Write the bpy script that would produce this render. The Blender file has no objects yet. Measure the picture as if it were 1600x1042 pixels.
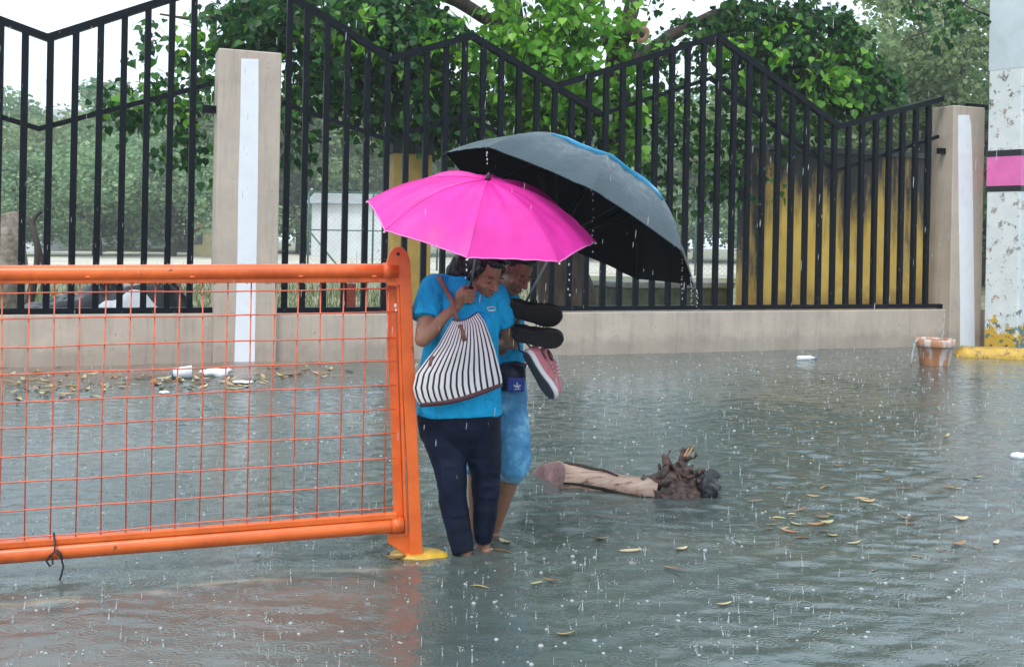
import bpy, bmesh, math, random
import numpy as np
from mathutils import Vector, Matrix, Quaternion

random.seed(7)
rng = np.random.default_rng(11)
scene = bpy.context.scene
COL = scene.collection

# ------------------------------------------------------------------ camera
F = 1600.0; CX = 800.0; CY = 376.0; H = 1.526; ROLL = math.radians(1.1)
cam_d = bpy.data.cameras.new('camera'); cam = bpy.data.objects.new('camera', cam_d)
COL.objects.link(cam)
cam_d.sensor_width = 36.0; cam_d.lens = 36.0 * F / 1600.0
cam_d.shift_y = -(521.0 - CY) / 1600.0
cam_d.clip_start = 0.05; cam_d.clip_end = 2000
cam.matrix_world = Matrix.Translation((0, 0, H)) @ Matrix.Rotation(math.radians(90), 4, 'X') @ Matrix.Rotation(ROLL, 4, 'Z')
scene.camera = cam

# ------------------------------------------------------------------ world and sun (overcast rain)
world = bpy.data.worlds.new('World'); scene.world = world; world.use_nodes = True
nt = world.node_tree; nt.nodes.clear()
sky = nt.nodes.new('ShaderNodeTexSky'); sky.sky_type = 'NISHITA'; sky.sun_disc = False
SUN_EL, SUN_AZ = math.radians(60), math.radians(205)
sky.sun_elevation = SUN_EL; sky.sun_rotation = SUN_AZ
sky.air_density = 1.0; sky.dust_density = 1.0; sky.ozone_density = 1.0
hs = nt.nodes.new('ShaderNodeHueSaturation'); hs.inputs['Saturation'].default_value = 0.30
# cloud deck: soft noise over the whole sky
tc = nt.nodes.new('ShaderNodeTexCoord'); nz = nt.nodes.new('ShaderNodeTexNoise'); nz.inputs['Scale'].default_value = 1.6
nz.inputs['Detail'].default_value = 4
mr = nt.nodes.new('ShaderNodeMapRange'); mr.inputs['From Min'].default_value = 0.3; mr.inputs['From Max'].default_value = 0.7
mr.inputs['To Min'].default_value = 0.86; mr.inputs['To Max'].default_value = 1.14
mx = nt.nodes.new('ShaderNodeMix'); mx.data_type = 'RGBA'; mx.blend_type = 'MULTIPLY'; mx.inputs['Factor'].default_value = 1
bg = nt.nodes.new('ShaderNodeBackground'); bg.inputs['Strength'].default_value = 0.15
wo = nt.nodes.new('ShaderNodeOutputWorld')
nt.links.new(sky.outputs[0], hs.inputs['Color'])
nt.links.new(tc.outputs['Generated'], nz.inputs['Vector']); nt.links.new(nz.outputs['Fac'], mr.inputs['Value'])
cl = nt.nodes.new('ShaderNodeMix'); cl.data_type = 'RGBA'; cl.inputs['Factor'].default_value = 0.82; cl.inputs[7].default_value = (5.3, 6.4, 7.3, 1)   # even rain cloud
nt.links.new(hs.outputs[0], cl.inputs[6]); nt.links.new(cl.outputs[2], mx.inputs[6]); nt.links.new(mr.outputs[0], mx.inputs[7])
nt.links.new(mx.outputs[2], bg.inputs['Color']); nt.links.new(bg.outputs[0], wo.inputs['Surface'])

sun_d = bpy.data.lights.new('sun', 'SUN'); sun_d.energy = 1.5; sun_d.angle = math.radians(20); sun_d.color = (1.0, 0.97, 0.93)
sun = bpy.data.objects.new('sun', sun_d); COL.objects.link(sun)
_sd = Vector((math.sin(SUN_AZ) * math.cos(SUN_EL), math.cos(SUN_AZ) * math.cos(SUN_EL), math.sin(SUN_EL)))
sun.rotation_euler = _sd.to_track_quat('Z', 'Y').to_euler()

scene.view_settings.view_transform = 'Standard'; scene.view_settings.look = 'None'
scene.view_settings.exposure = 0.68; scene.view_settings.gamma = 1.0
scene.render.engine = 'CYCLES'
cy = scene.cycles
cy.use_denoising = True; cy.max_bounces = 8; cy.transparent_max_bounces = 16
cy.diffuse_bounces = 3; cy.glossy_bounces = 3; cy.transmission_bounces = 4; cy.volume_bounces = 1
cy.sample_clamp_indirect = 6.0; cy.caustics_reflective = False; cy.caustics_refractive = False

# ------------------------------------------------------------------ photo geometry
cr, sr = math.cos(ROLL), math.sin(ROLL)
CAM = np.array([0, 0, H])
def ray(x, y):
    u = x - CX; v = CY - y
    return np.array([(u * cr - v * sr) / F, 1.0, (u * sr + v * cr) / F])
def px(x, y, Y): return CAM + ray(x, y) * Y
def pxz(x, y, z=0.0):
    r = ray(x, y); return CAM + r * ((z - H) / r[2])
P1 = pxz(380, 569); P2 = pxz(1510, 541)
WD = P2 - P1; WD[2] = 0; WD /= np.linalg.norm(WD)
WN = np.array([WD[1], -WD[0], 0.0])                 # towards the camera
def pxw(x, y, o=0.0):
    r = ray(x, y); return CAM + r * ((WN @ (P1 + WN * o - CAM)) / (WN @ r))
def W(s, o, z): return P1 + WD * s + WN * o + np.array([0, 0, z])
def sz(x, y, o=0.0):
    p = pxw(x, y, o); return float((p - P1) @ WD), float(p[2])
# barrier plane
BA = px(640, 860, 4.91); BB = px(0, 860, 4.50)
BD = BB - BA; BD[2] = 0; BD /= np.linalg.norm(BD)
BN = np.array([-BD[1], BD[0], 0.0])
if BN[1] > 0: BN = -BN
def pxb(x, y, o=0.0):
    r = ray(x, y); return CAM + r * ((BN @ (BA + BN * o - CAM)) / (BN @ r))

# ------------------------------------------------------------------ noise
def _hash(ix, iy, iz):
    h = (ix * 374761393 + iy * 668265263 + iz * 1274126177) & 0xffffffff
    h = ((h ^ (h >> 13)) * 1274126177) & 0xffffffff
    return ((h ^ (h >> 16)) & 0xffff) / 65535.0 * 2 - 1
def noise(p, scale=1.0, seed=0):
    p = np.asarray(p, float) * scale
    i = np.floor(p).astype(np.int64); f = p - i; f = f * f * (3 - 2 * f)
    out = 0
    for dx in (0, 1):
        wx = f[..., 0] if dx else 1 - f[..., 0]
        for dy in (0, 1):
            wy = f[..., 1] if dy else 1 - f[..., 1]
            for dz in (0, 1):
                wz = f[..., 2] if dz else 1 - f[..., 2]
                out = out + wx * wy * wz * _hash(i[..., 0] + dx + seed * 17, i[..., 1] + dy + seed * 31, i[..., 2] + dz)
    return out
def fbm(p, scale, octs=3, seed=0):
    a = 1.0; t = 0; p = np.asarray(p, float)
    for k in range(octs):
        t = t + a * noise(p, scale * 2 ** k, seed + k); a *= 0.5
    return t

# ------------------------------------------------------------------ materials
def new_mat(name):
    m = bpy.data.materials.new(name); m.use_nodes = True
    n = m.node_tree; b = n.nodes['Principled BSDF']
    return m, n, b
def N(n, t, **kw):
    o = n.nodes.new(t)
    for k, v in kw.items():
        if k in o.inputs: o.inputs[k].default_value = v
        else: setattr(o, k, v)
    return o
def ramp(n, stops):
    r = n.nodes.new('ShaderNodeValToRGB'); e = r.color_ramp.elements
    while len(e) < len(stops): e.new(0.5)
    for el, (p, c) in zip(e, stops): el.position = p; el.color = (*c, 1) if len(c) == 3 else c
    return r
def objcoord(n, scale=(1, 1, 1)):
    t = N(n, 'ShaderNodeTexCoord'); m = N(n, 'ShaderNodeMapping'); m.inputs['Scale'].default_value = scale
    n.links.new(t.outputs['Object'], m.inputs['Vector']); return m.outputs[0]
def mixc(n, fac, a, b, mode='MIX'):
    x = n.nodes.new('ShaderNodeMix'); x.data_type = 'RGBA'; x.blend_type = mode
    for s, v in ((0, fac), (6, a), (7, b)):
        if hasattr(v, 'links') or hasattr(v, 'is_linked'): n.links.new(v, x.inputs[s])
        elif s == 0: x.inputs[0].default_value = v
        else: x.inputs[s].default_value = (*v, 1)
    return x.outputs[2]
def simple(name, col, rough=0.5, metal=0.0, var=0.15, scale=8.0, bump=0.0, bscale=40.0, spec=0.5, coat=0.0, stretch=(1, 1, 1)):
    m, n, b = new_mat(name)
    v = objcoord(n, stretch)
    nz = N(n, 'ShaderNodeTexNoise', Scale=scale, Detail=5.0, Roughness=0.6); n.links.new(v, nz.inputs['Vector'])
    c = np.array(col)
    r = ramp(n, [(0.25, tuple(np.clip(c * (1 - var), 0, 1))), (0.75, tuple(np.clip(c * (1 + var), 0, 1)))])
    n.links.new(nz.outputs['Fac'], r.inputs['Fac']); n.links.new(r.outputs['Color'], b.inputs['Base Color'])
    b.inputs['Roughness'].default_value = rough; b.inputs['Metallic'].default_value = metal
    b.inputs['Specular IOR Level'].default_value = spec; b.inputs['Coat Weight'].default_value = coat
    if coat: b.inputs['Coat Roughness'].default_value = 0.12
    if bump:
        nb = N(n, 'ShaderNodeTexNoise', Scale=bscale, Detail=4.0); n.links.new(v, nb.inputs['Vector'])
        bp = N(n, 'ShaderNodeBump', Strength=bump, Distance=0.01)
        n.links.new(nb.outputs['Fac'], bp.inputs['Height']); n.links.new(bp.outputs[0], b.inputs['Normal'])
    return m
def S(r, g, b):                                      # sRGB 0-255 -> linear
    f = lambda c: (c / 255 / 12.92) if c / 255 <= 0.04045 else ((c / 255 + 0.055) / 1.055) ** 2.4
    return (f(r), f(g), f(b))

def plaster(name, col, streak=0.16):
    m, n, b = new_mat(name)
    v = objcoord(n)
    nz = N(n, 'ShaderNodeTexNoise', Scale=2.2, Detail=6.0, Roughness=0.65); n.links.new(v, nz.inputs['Vector'])
    v2 = objcoord(n, (9, 9, 0.6))
    st = N(n, 'ShaderNodeTexNoise', Scale=1.5, Detail=6.0, Roughness=0.7); n.links.new(v2, st.inputs['Vector'])
    c = np.array(col)
    r1 = ramp(n, [(0.3, tuple(c * 0.82)), (0.7, tuple(c * 1.10))]); n.links.new(nz.outputs['Fac'], r1.inputs['Fac'])
    r2 = ramp(n, [(0.50, (1, 1, 1)), (0.66, (1 - streak,) * 3)]); n.links.new(st.outputs['Fac'], r2.inputs['Fac'])
    out = mixc(n, 1.0, r1.outputs['Color'], r2.outputs['Color'], 'MULTIPLY')
    sp = N(n, 'ShaderNodeTexNoise', Scale=30.0, Detail=3.0); n.links.new(v, sp.inputs['Vector'])
    r3 = ramp(n, [(0.68, (0, 0, 0)), (0.74, (1, 1, 1))]); n.links.new(sp.outputs['Fac'], r3.inputs['Fac'])
    out = mixc(n, r3.outputs['Color'], out, tuple(c * 0.45))
    # splash-back dirt rising from the foot of the wall
    tg = N(n, 'ShaderNodeNewGeometry'); sx = N(n, 'ShaderNodeSeparateXYZ'); n.links.new(tg.outputs['Position'], sx.inputs[0])
    dn = N(n, 'ShaderNodeTexNoise', Scale=7.0, Detail=5.0); n.links.new(v, dn.inputs['Vector'])
    ad = N(n, 'ShaderNodeMath', operation='MULTIPLY_ADD'); ad.inputs[1].default_value = -0.30; n.links.new(dn.outputs['Fac'], ad.inputs[0]); n.links.new(sx.outputs['Z'], ad.inputs[2])
    r4 = ramp(n, [(0.0, (0.80,) * 3), (0.12, (1,) * 3)]); n.links.new(ad.outputs[0], r4.inputs['Fac'])
    out = mixc(n, 1.0, out, r4.outputs['Color'], 'MULTIPLY')
    n.links.new(out, b.inputs['Base Color']); b.inputs['Roughness'].default_value = 0.55
    bn = N(n, 'ShaderNodeTexNoise', Scale=60.0, Detail=4.0); n.links.new(v, bn.inputs['Vector'])
    bp = N(n, 'ShaderNodeBump', Strength=0.35, Distance=0.006); n.links.new(bn.outputs['Fac'], bp.inputs['Height']); n.links.new(bp.outputs[0], b.inputs['Normal'])
    return m

M = {}
M['tan'] = plaster('tan_painted_plaster', S(188, 172, 157))
M['white_paint'] = simple('white_paint', (0.78, 0.79, 0.82), 0.5, var=0.05, scale=5, bump=0.2, bscale=60)
M['black_metal'] = simple('black_enamel', (0.002, 0.004, 0.008), 0.38, var=0.35, scale=14, bump=0.15, bscale=50, spec=0.12)
M['orange'] = None
def orange_mat():
    m, n, b = new_mat('orange_paint'); v = objcoord(n)
    nz = N(n, 'ShaderNodeTexNoise', Scale=6.0, Detail=6.0, Roughness=0.7); n.links.new(v, nz.inputs['Vector'])
    r = ramp(n, [(0.3, (0.68, 0.11, 0.018)), (0.7, (0.86, 0.17, 0.03))]); n.links.new(nz.outputs['Fac'], r.inputs['Fac'])
    ch = N(n, 'ShaderNodeTexNoise', Scale=15.0, Detail=7.0, Roughness=0.68); n.links.new(v, ch.inputs['Vector'])
    r2 = ramp(n, [(0.665, (0, 0, 0)), (0.685, (1, 1, 1))]); n.links.new(ch.outputs['Fac'], r2.inputs['Fac'])
    out = mixc(n, r2.outputs['Color'], r.outputs['Color'], (0.16, 0.05, 0.03))
    gr = N(n, 'ShaderNodeTexNoise', Scale=2.3, Detail=8.0, Roughness=0.75); n.links.new(v, gr.inputs['Vector'])
    r3 = ramp(n, [(0.50, (1, 1, 1)), (0.72, (0.62, 0.55, 0.5))]); n.links.new(gr.outputs['Fac'], r3.inputs['Fac'])
    out = mixc(n, 1.0, out, r3.outputs['Color'], 'MULTIPLY')
    n.links.new(out, b.inputs['Base Color']); b.inputs['Roughness'].default_value = 0.34
    bp = N(n, 'ShaderNodeBump', Strength=0.25, Distance=0.003); n.links.new(ch.outputs['Fac'], bp.inputs['Height']); n.links.new(bp.outputs[0], b.inputs['Normal'])
    return m
M['orange'] = orange_mat()
M['wire_orange'] = simple('orange_wire', (0.68, 0.13, 0.06), 0.45, var=0.3, scale=30)
M['yellow_plate'] = simple('yellow_plate', (0.55, 0.33, 0.03), 0.4, var=0.35, scale=14, bump=0.3)
M['black_wire'] = simple('black_wire', (0.01, 0.01, 0.013), 0.5, var=0.1)
M['bark'] = simple('bark', (0.07, 0.05, 0.037), 0.85, var=0.6, scale=9, bump=0.9, bscale=26, stretch=(1, 1, 0.35))
M['cut_wood'] = simple('cut_wood', (0.45, 0.27, 0.15), 0.8, var=0.35, scale=30, bump=0.4)
M['twig'] = simple('twig', (0.05, 0.04, 0.035), 0.8, var=0.3)
M['concrete'] = simple('concrete', (0.34, 0.33, 0.30), 0.75, var=0.35, scale=5, bump=0.4, bscale=30)
M['dark_concrete'] = simple('dark_concrete', (0.045, 0.05, 0.052), 0.7, var=0.4, scale=5, bump=0.4, bscale=30)
M['far_white'] = simple('whitewashed_wall', (0.62, 0.64, 0.66), 0.7, var=0.12, scale=1.2)
M['far_roof'] = simple('grey_roof', (0.30, 0.32, 0.33), 0.6, var=0.2, scale=1.5)
M['far_glass'] = simple('dark_window', (0.04, 0.05, 0.06), 0.15, var=0.2)
M['far_yellow'] = simple('cream_wall', (0.55, 0.45, 0.25), 0.7, var=0.15, scale=2)
M['green_pipe'] = simple('green_pipe', (0.03, 0.11, 0.075), 0.5, var=0.3)
M['red_paint'] = simple('red_paint', (0.35, 0.06, 0.03), 0.5, var=0.3)
M['plastic_black'] = simple('black_plastic_sheet', (0.010, 0.011, 0.014), 0.18, var=0.3, scale=6, bump=0.4, bscale=12)
M['plastic_white'] = simple('white_plastic', (0.75, 0.77, 0.80), 0.3, var=0.08, scale=10)
M['rubber'] = simple('black_rubber', (0.010, 0.010, 0.012), 0.55, var=0.3, scale=30, bump=0.2, bscale=120)

def leaf_mat(name, c0, c1, c2, trans=0.35, rough=0.40, spec=0.20):
    m, n, b = new_mat(name)
    g = N(n, 'ShaderNodeNewGeometry')
    r = ramp(n, [(0.0, c0), (0.55, c1), (1.0, c2)]); n.links.new(g.outputs['Random Per Island'], r.inputs['Fac'])
    n.links.new(r.outputs['Color'], b.inputs['Base Color']); b.inputs['Roughness'].default_value = rough; b.inputs['Specular IOR Level'].default_value = spec
    tr = N(n, 'ShaderNodeBsdfTranslucent'); hsv = N(n, 'ShaderNodeHueSaturation', Saturation=1.15, Value=1.5, Hue=0.49); n.links.new(r.outputs['Color'], hsv.inputs['Color'])
    n.links.new(hsv.outputs[0], tr.inputs['Color'])
    mxs = N(n, 'ShaderNodeMixShader'); mxs.inputs[0].default_value = trans
    n.links.new(b.outputs[0], mxs.inputs[1]); n.links.new(tr.outputs[0], mxs.inputs[2])
    n.links.new(mxs.outputs[0], n.nodes['Material Output'].inputs['Surface'])
    return m
M['leaf_dark'] = leaf_mat('shaded_leaf', (0.010, 0.046, 0.016), (0.027, 0.098, 0.026), (0.095, 0.23, 0.048), 0.28)  # shade of the deeper crown is put into these darker greens
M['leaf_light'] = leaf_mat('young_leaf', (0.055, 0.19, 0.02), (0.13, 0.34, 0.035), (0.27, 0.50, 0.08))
M['far_leaf'] = leaf_mat('far_leaf', (0.10, 0.19, 0.10), (0.19, 0.30, 0.16), (0.31, 0.41, 0.22), 0.3, 0.6)  # greens paled so the leaf colour carries part of the distance haze
M['far_leaf2'] = leaf_mat('far_leaf_olive', (0.12, 0.19, 0.09), (0.21, 0.29, 0.14), (0.34, 0.41, 0.21), 0.3, 0.6)  # olive version, with haze paled into the colour as well
M['dead_leaf'] = leaf_mat('fallen_leaf', (0.22, 0.12, 0.035), (0.45, 0.30, 0.09), (0.62, 0.50, 0.20), 0.15, 0.35)
M['grass'] = leaf_mat('grass_blade', (0.06, 0.10, 0.03), (0.11, 0.15, 0.05), (0.22, 0.23, 0.10), 0.3, 0.6)

# ------------------------------------------------------------------ object helpers
def tag(o, label=None, cat=None, group=None, kind=None):
    if label: o['label'] = label
    if cat: o['category'] = cat
    if group: o['group'] = group
    if kind or cat: o['kind'] = kind or 'thing'
    return o
def empty(name, loc):
    o = bpy.data.objects.new(name, None); o.location = Vector(loc); o.empty_display_size = 0.1
    COL.objects.link(o); return o
def thing(name, loc, label, cat, group=None):
    return tag(empty(name, loc), label, cat, group)
ORI = {}
def world_loc(o):
    return np.array(ORI[o.name]) if o.name in ORI else np.array(o.location)

class MB:
    def __init__(s): s.v = []; s.f = []; s.sm = []; s.uv = None
    def add(s, vs, fs, smooth=False):
        b = len(s.v); s.v.extend([tuple(map(float, p)) for p in vs])
        for f in fs: s.f.append(tuple(i + b for i in f)); s.sm.append(smooth)
        return s
    def box(s, c, size, rot=None):
        c = np.array(c, float); h = np.array(size, float) / 2
        R = np.eye(3) if rot is None else np.array(rot)
        vs = [c + R @ (h * np.array(q)) for q in ((-1,-1,-1),(1,-1,-1),(1,1,-1),(-1,1,-1),(-1,-1,1),(1,-1,1),(1,1,1),(-1,1,1))]
        return s.add(vs, [(0,3,2,1),(4,5,6,7),(0,1,5,4),(1,2,6,5),(2,3,7,6),(3,0,4,7)])
    def tube(s, pts, rad, n=10, caps=True, smooth=True, ell=None, xdir=None):
        """pts: path; rad: scalar or list; ell: list of (a,b) half axes; xdir: preferred a-axis"""
        pts = np.array(pts, float); k = len(pts)
        if ell is None:
            if np.isscalar(rad): rad = [rad] * k
            ell = [(r, r) for r in rad]
        T = np.gradient(pts, axis=0); T /= np.linalg.norm(T, axis=1)[:, None] + 1e-12
        if xdir is None:
            xdir = np.array([1, 0, 0.]) if abs(T[0][0]) < 0.9 else np.array([0, 0, 1.])
        a = np.array(xdir, float); vs = []
        for i in range(k):
            a = a - T[i] * (a @ T[i]); a /= np.linalg.norm(a) + 1e-12
            b = np.cross(T[i], a)
            for j in range(n):
                t = 2 * math.pi * j / n
                vs.append(pts[i] + a * math.cos(t) * ell[i][0] + b * math.sin(t) * ell[i][1])
        fs = [(i*n+j, i*n+(j+1) % n, (i+1)*n+(j+1) % n, (i+1)*n+j) for i in range(k-1) for j in range(n)]
        b0 = len(s.v); s.add(vs, fs, smooth)
        if caps:
            s.f.append(tuple(b0 + j for j in range(n))[::-1]); s.sm.append(False)
            s.f.append(tuple(b0 + (k-1)*n + j for j in range(n))); s.sm.append(False)
        return s
    def cap(s, p0, r0, p1, r1, n=14):
        """tapered capsule, closed"""
        p0 = np.array(p0, float); p1 = np.array(p1, float); d = p1 - p0; L = np.linalg.norm(d); d = d / (L + 1e-9)
        pts = []; rr = []
        for t in (0.98, 0.86, 0.6, 0.3): pts.append(p0 - d * r0 * t); rr.append(r0 * math.sqrt(1 - t * t))
        for t in np.linspace(0, 1, 5): pts.append(p0 + d * L * t); rr.append(r0 + (r1 - r0) * t)
        for t in (0.3, 0.6, 0.86, 0.98): pts.append(p1 + d * r1 * t); rr.append(r1 * math.sqrt(1 - t * t))
        return s.tube(pts, rr, n)
    def chain(s, pts, rr, n=14):
        for i in range(len(pts) - 1): s.cap(pts[i], rr[i], pts[i+1], rr[i+1], n)
        return s
    def ell(s, c, r, R=None, n=16, m=10):
        c = np.array(c, float); R = np.eye(3) if R is None else np.array(R); r = np.array(r, float) * np.ones(3)
        vs = [c + R @ (r * np.array([0, 0, 1.]))]
        for i in range(1, m):
            t = math.pi * i / m
            for j in range(n):
                p = 2 * math.pi * j / n
                vs.append(c + R @ (r * np.array([math.sin(t) * math.cos(p), math.sin(t) * math.sin(p), math.cos(t)])))
        vs.append(c + R @ (r * np.array([0, 0, -1.]))); L = len(vs) - 1
        fs = [(0, 1 + j, 1 + (j + 1) % n) for j in range(n)]
        for i in range(m - 2):
            for j in range(n):
                a = 1 + i * n + j; b = 1 + i * n + (j + 1) % n
                fs.append((a, a + n, b + n, b))
        fs += [(L, 1 + (m-2)*n + (j+1) % n, 1 + (m-2)*n + j) for j in range(n)]
        return s.add(vs, fs, True)
    def prism(s, poly, ax, ay, az, o, d0, d1):
        """2-D polygon (u,v) in plane o + u*ax + v*ay, extruded along az from d0 to d1"""
        o = np.array(o, float); n = len(poly)
        vs = [o + ax * u + ay * v + az * d for d in (d0, d1) for u, v in poly]
        fs = [tuple(range(n))[::-1], tuple(range(n, 2*n))] + [(i, (i+1) % n, n + (i+1) % n, n + i) for i in range(n)]
        return s.add(vs, fs)
    def lathe(s, prof, o, n=32, close=False):
        o = np.array(o, float)
        vs = [o + np.array([r * math.cos(2*math.pi*j/n), r * math.sin(2*math.pi*j/n), z]) for r, z in prof for j in range(n)]
        k = len(prof)
        fs = [(i*n+j, i*n+(j+1) % n, (i+1)*n+(j+1) % n, (i+1)*n+j) for i in range(k-1) for j in range(n)]
        return s.add(vs, fs, True)
    def grid(s, P, smooth=True, wrap=False):
        P = np.asarray(P, float); a, b = P.shape[:2]
        vs = P.reshape(-1, 3)
        fs = [(i*b+j, i*b+(j+1) % b, (i+1)*b+(j+1) % b, (i+1)*b+j) for i in range(a-1) for j in range(b if wrap else b-1)]
        return s.add(vs, fs, smooth)
    def mesh(s, name, org):
        me = bpy.data.meshes.new(name)
        v = np.array(s.v, float) - np.array(org, float)
        me.from_pydata(v.tolist(), [], s.f)
        me.polygons.foreach_set('use_smooth', s.sm)
        bm = bmesh.new(); bm.from_mesh(me); bmesh.ops.recalc_face_normals(bm, faces=bm.faces); bm.to_mesh(me); bm.free()
        me.update(); return me
    def build(s, name, mat, parent=None, org=None, bevel=0.0):
        """verts are world coordinates; org is the object's origin"""
        if org is None:
            org = world_loc(parent) if parent is not None else np.array(s.v).mean(0) * [1, 1, 0] + [0, 0, min(p[2] for p in s.v)]
        me = s.mesh(name, org); return link(name, me, mat, parent, org, bevel)
def link(name, me, mat, parent=None, org=(0, 0, 0), bevel=0.0):
    o = bpy.data.objects.new(name, me); COL.objects.link(o)
    if mat is not None and not len(me.materials): me.materials.append(M[mat] if isinstance(mat, str) else mat)
    org = np.array(org, float)
    ORI[o.name] = org
    if parent is not None:
        o.parent = parent; o.location = Vector(org - world_loc(parent))
    else: o.location = Vector(org)
    if bevel:
        b = o.modifiers.new('bevel', 'BEVEL'); b.width = bevel; b.segments = 2; b.limit_method = 'ANGLE'; b.angle_limit = math.radians(50)
    return o
def raw_mesh(name, V, Fc, smooth=True):
    V = np.ascontiguousarray(V, np.float32); Fc = np.ascontiguousarray(Fc, np.int32); k = Fc.shape[1]
    me = bpy.data.meshes.new(name); me.vertices.add(len(V)); me.vertices.foreach_set('co', V.ravel())
    me.loops.add(Fc.size); me.loops.foreach_set('vertex_index', Fc.ravel())
    me.polygons.add(len(Fc)); me.polygons.foreach_set('loop_start', np.arange(len(Fc), dtype=np.int32) * k)
    me.polygons.foreach_set('loop_total', np.full(len(Fc), k, np.int32))
    if smooth: me.polygons.foreach_set('use_smooth', np.ones(len(Fc), bool))
    me.update(calc_edges=True); me.validate(); return me
def remesh(mb, name, voxel, mat, parent, smooth=6, disp=None, org=None):
    """union overlapping closed pieces into one continuous skin"""
    org = world_loc(parent) if org is None else org
    me = mb.mesh(name, org)
    o = bpy.data.objects.new(name, me); COL.objects.link(o)
    r = o.modifiers.new('r', 'REMESH'); r.mode = 'VOXEL'; r.voxel_size = voxel; r.use_smooth_shade = True
    s_ = o.modifiers.new('s', 'SMOOTH'); s_.factor = 0.5; s_.iterations = smooth
    dg = bpy.context.evaluated_depsgraph_get(); dg.update()
    ev = bpy.data.meshes.new_from_object(o.evaluated_get(dg))
    bpy.data.objects.remove(o)
    ev.name = name
    if disp is not None:
        k = len(ev.vertices); V = np.empty(k * 3, np.float32); Nn = np.empty(k * 3, np.float32)
        ev.vertices.foreach_get('co', V); ev.vertices.foreach_get('normal', Nn)
        V = V.reshape(-1, 3); Nn = Nn.reshape(-1, 3)
        V = V + Nn * disp(V + org)[:, None]
        ev.vertices.foreach_set('co', np.ascontiguousarray(V, np.float32).ravel()); ev.update()
    ev.polygons.foreach_set('use_smooth', np.ones(len(ev.polygons), bool))
    ev.materials.clear()
    return link(name, ev, mat, parent, org)
def frame(fwd, up):
    f = np.array(fwd, float); f /= np.linalg.norm(f); u = np.array(up, float); u = u - f * (u @ f); u /= np.linalg.norm(u)
    return np.stack([np.cross(f, u), f, u], 1)       # columns: right, forward, up

# ================================================================== SETTING
def lines(a, b, lo, hi, step):
    """coarse out to a/b, fine between lo and hi"""
    l = [lo]; st = step
    while l[-1] > a: st *= 1.6; l.append(l[-1] - st)
    r = [hi]; st = step
    while r[-1] < b: st *= 1.6; r.append(r[-1] + st)
    return np.array(sorted(l[1:] + list(np.arange(lo, hi + 1e-6, step)) + r[1:]))
def smooth01(t): t = np.clip(t, 0, 1); return t * t * (3 - 2 * t)
SH_A = pxz(0, 946); SH_B = pxz(650, 886)
SH_D = (SH_B - SH_A) / np.linalg.norm(SH_B - SH_A); SH_N = np.array([SH_D[1], -SH_D[0], 0])     # towards the camera
def shallow(X, Y):
    """0 in the deep road water, 1 on the raised brown apron at the near left"""
    q = (X - SH_A[0]) * SH_N[0] + (Y - SH_A[1]) * SH_N[1]
    s = (X - SH_B[0]) * SH_D[0] + (Y - SH_B[1]) * SH_D[1]
    return smooth01((q + 0.03) / 0.16) * smooth01((0.35 - s) / 0.9)
def ground_z(X, Y):
    o = (X - P1[0]) * WN[0] + (Y - P1[1]) * WN[1]; s = (X - P1[0]) * WD[0] + (Y - P1[1]) * WD[1]
    p = np.stack([X, Y, X * 0], -1)
    z = -0.078 + 0.006 * fbm(p, 0.9, 3, 3)
    bank = smooth01(1 - o / 2.6) * smooth01((1.9 - s) / 1.6)
    z = z + bank * (0.097 + 0.012 * fbm(p, 2.4, 3, 8))
    z = z + shallow(X, Y) * 0.064
    return z
gx = lines(-260, 260, -13, 15, 0.12); gy = lines(-60, 260, 2.0, 19, 0.12)
GX, GY = np.meshgrid(gx, gy); GZ = ground_z(GX, GY)
def grid_faces(a, b):
    i = np.arange(a - 1)[:, None] * b + np.arange(b - 1)[None, :]
    return np.stack([i, i + 1, i + b + 1, i + b], -1).reshape(-1, 4)
def ground_mat():
    m, n, b = new_mat('wet_road_silt'); v = objcoord(n)
    nz = N(n, 'ShaderNodeTexNoise', Scale=1.4, Detail=8.0, Roughness=0.65); n.links.new(v, nz.inputs['Vector'])
    r = ramp(n, [(0.3, (0.17, 0.135, 0.11)), (0.55, (0.27, 0.20, 0.16)), (0.75, (0.33, 0.17, 0.13))]); n.links.new(nz.outputs['Fac'], r.inputs['Fac'])
    sp = N(n, 'ShaderNodeTexNoise', Scale=55.0, Detail=4.0); n.links.new(v, sp.inputs['Vector'])
    r2 = ramp(n, [(0.35, (0.6,) * 3), (0.7, (1.25,) * 3)]); n.links.new(sp.outputs['Fac'], r2.inputs['Fac'])
    n.links.new(mixc(n, 1.0, r.outputs['Color'], r2.outputs['Color'], 'MULTIPLY'), b.inputs['Base Color'])
    b.inputs['Roughness'].default_value = 0.28
    bp = N(n, 'ShaderNodeBump', Strength=0.5, Distance=0.008); n.links.new(sp.outputs['Fac'], bp.inputs['Height']); n.links.new(bp.outputs[0], b.inputs['Normal'])
    return m
g = link('ground', raw_mesh('ground', np.stack([GX, GY, GZ], -1).reshape(-1, 3), grid_faces(len(gy), len(gx))), ground_mat()); tag(g, kind='structure')

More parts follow.
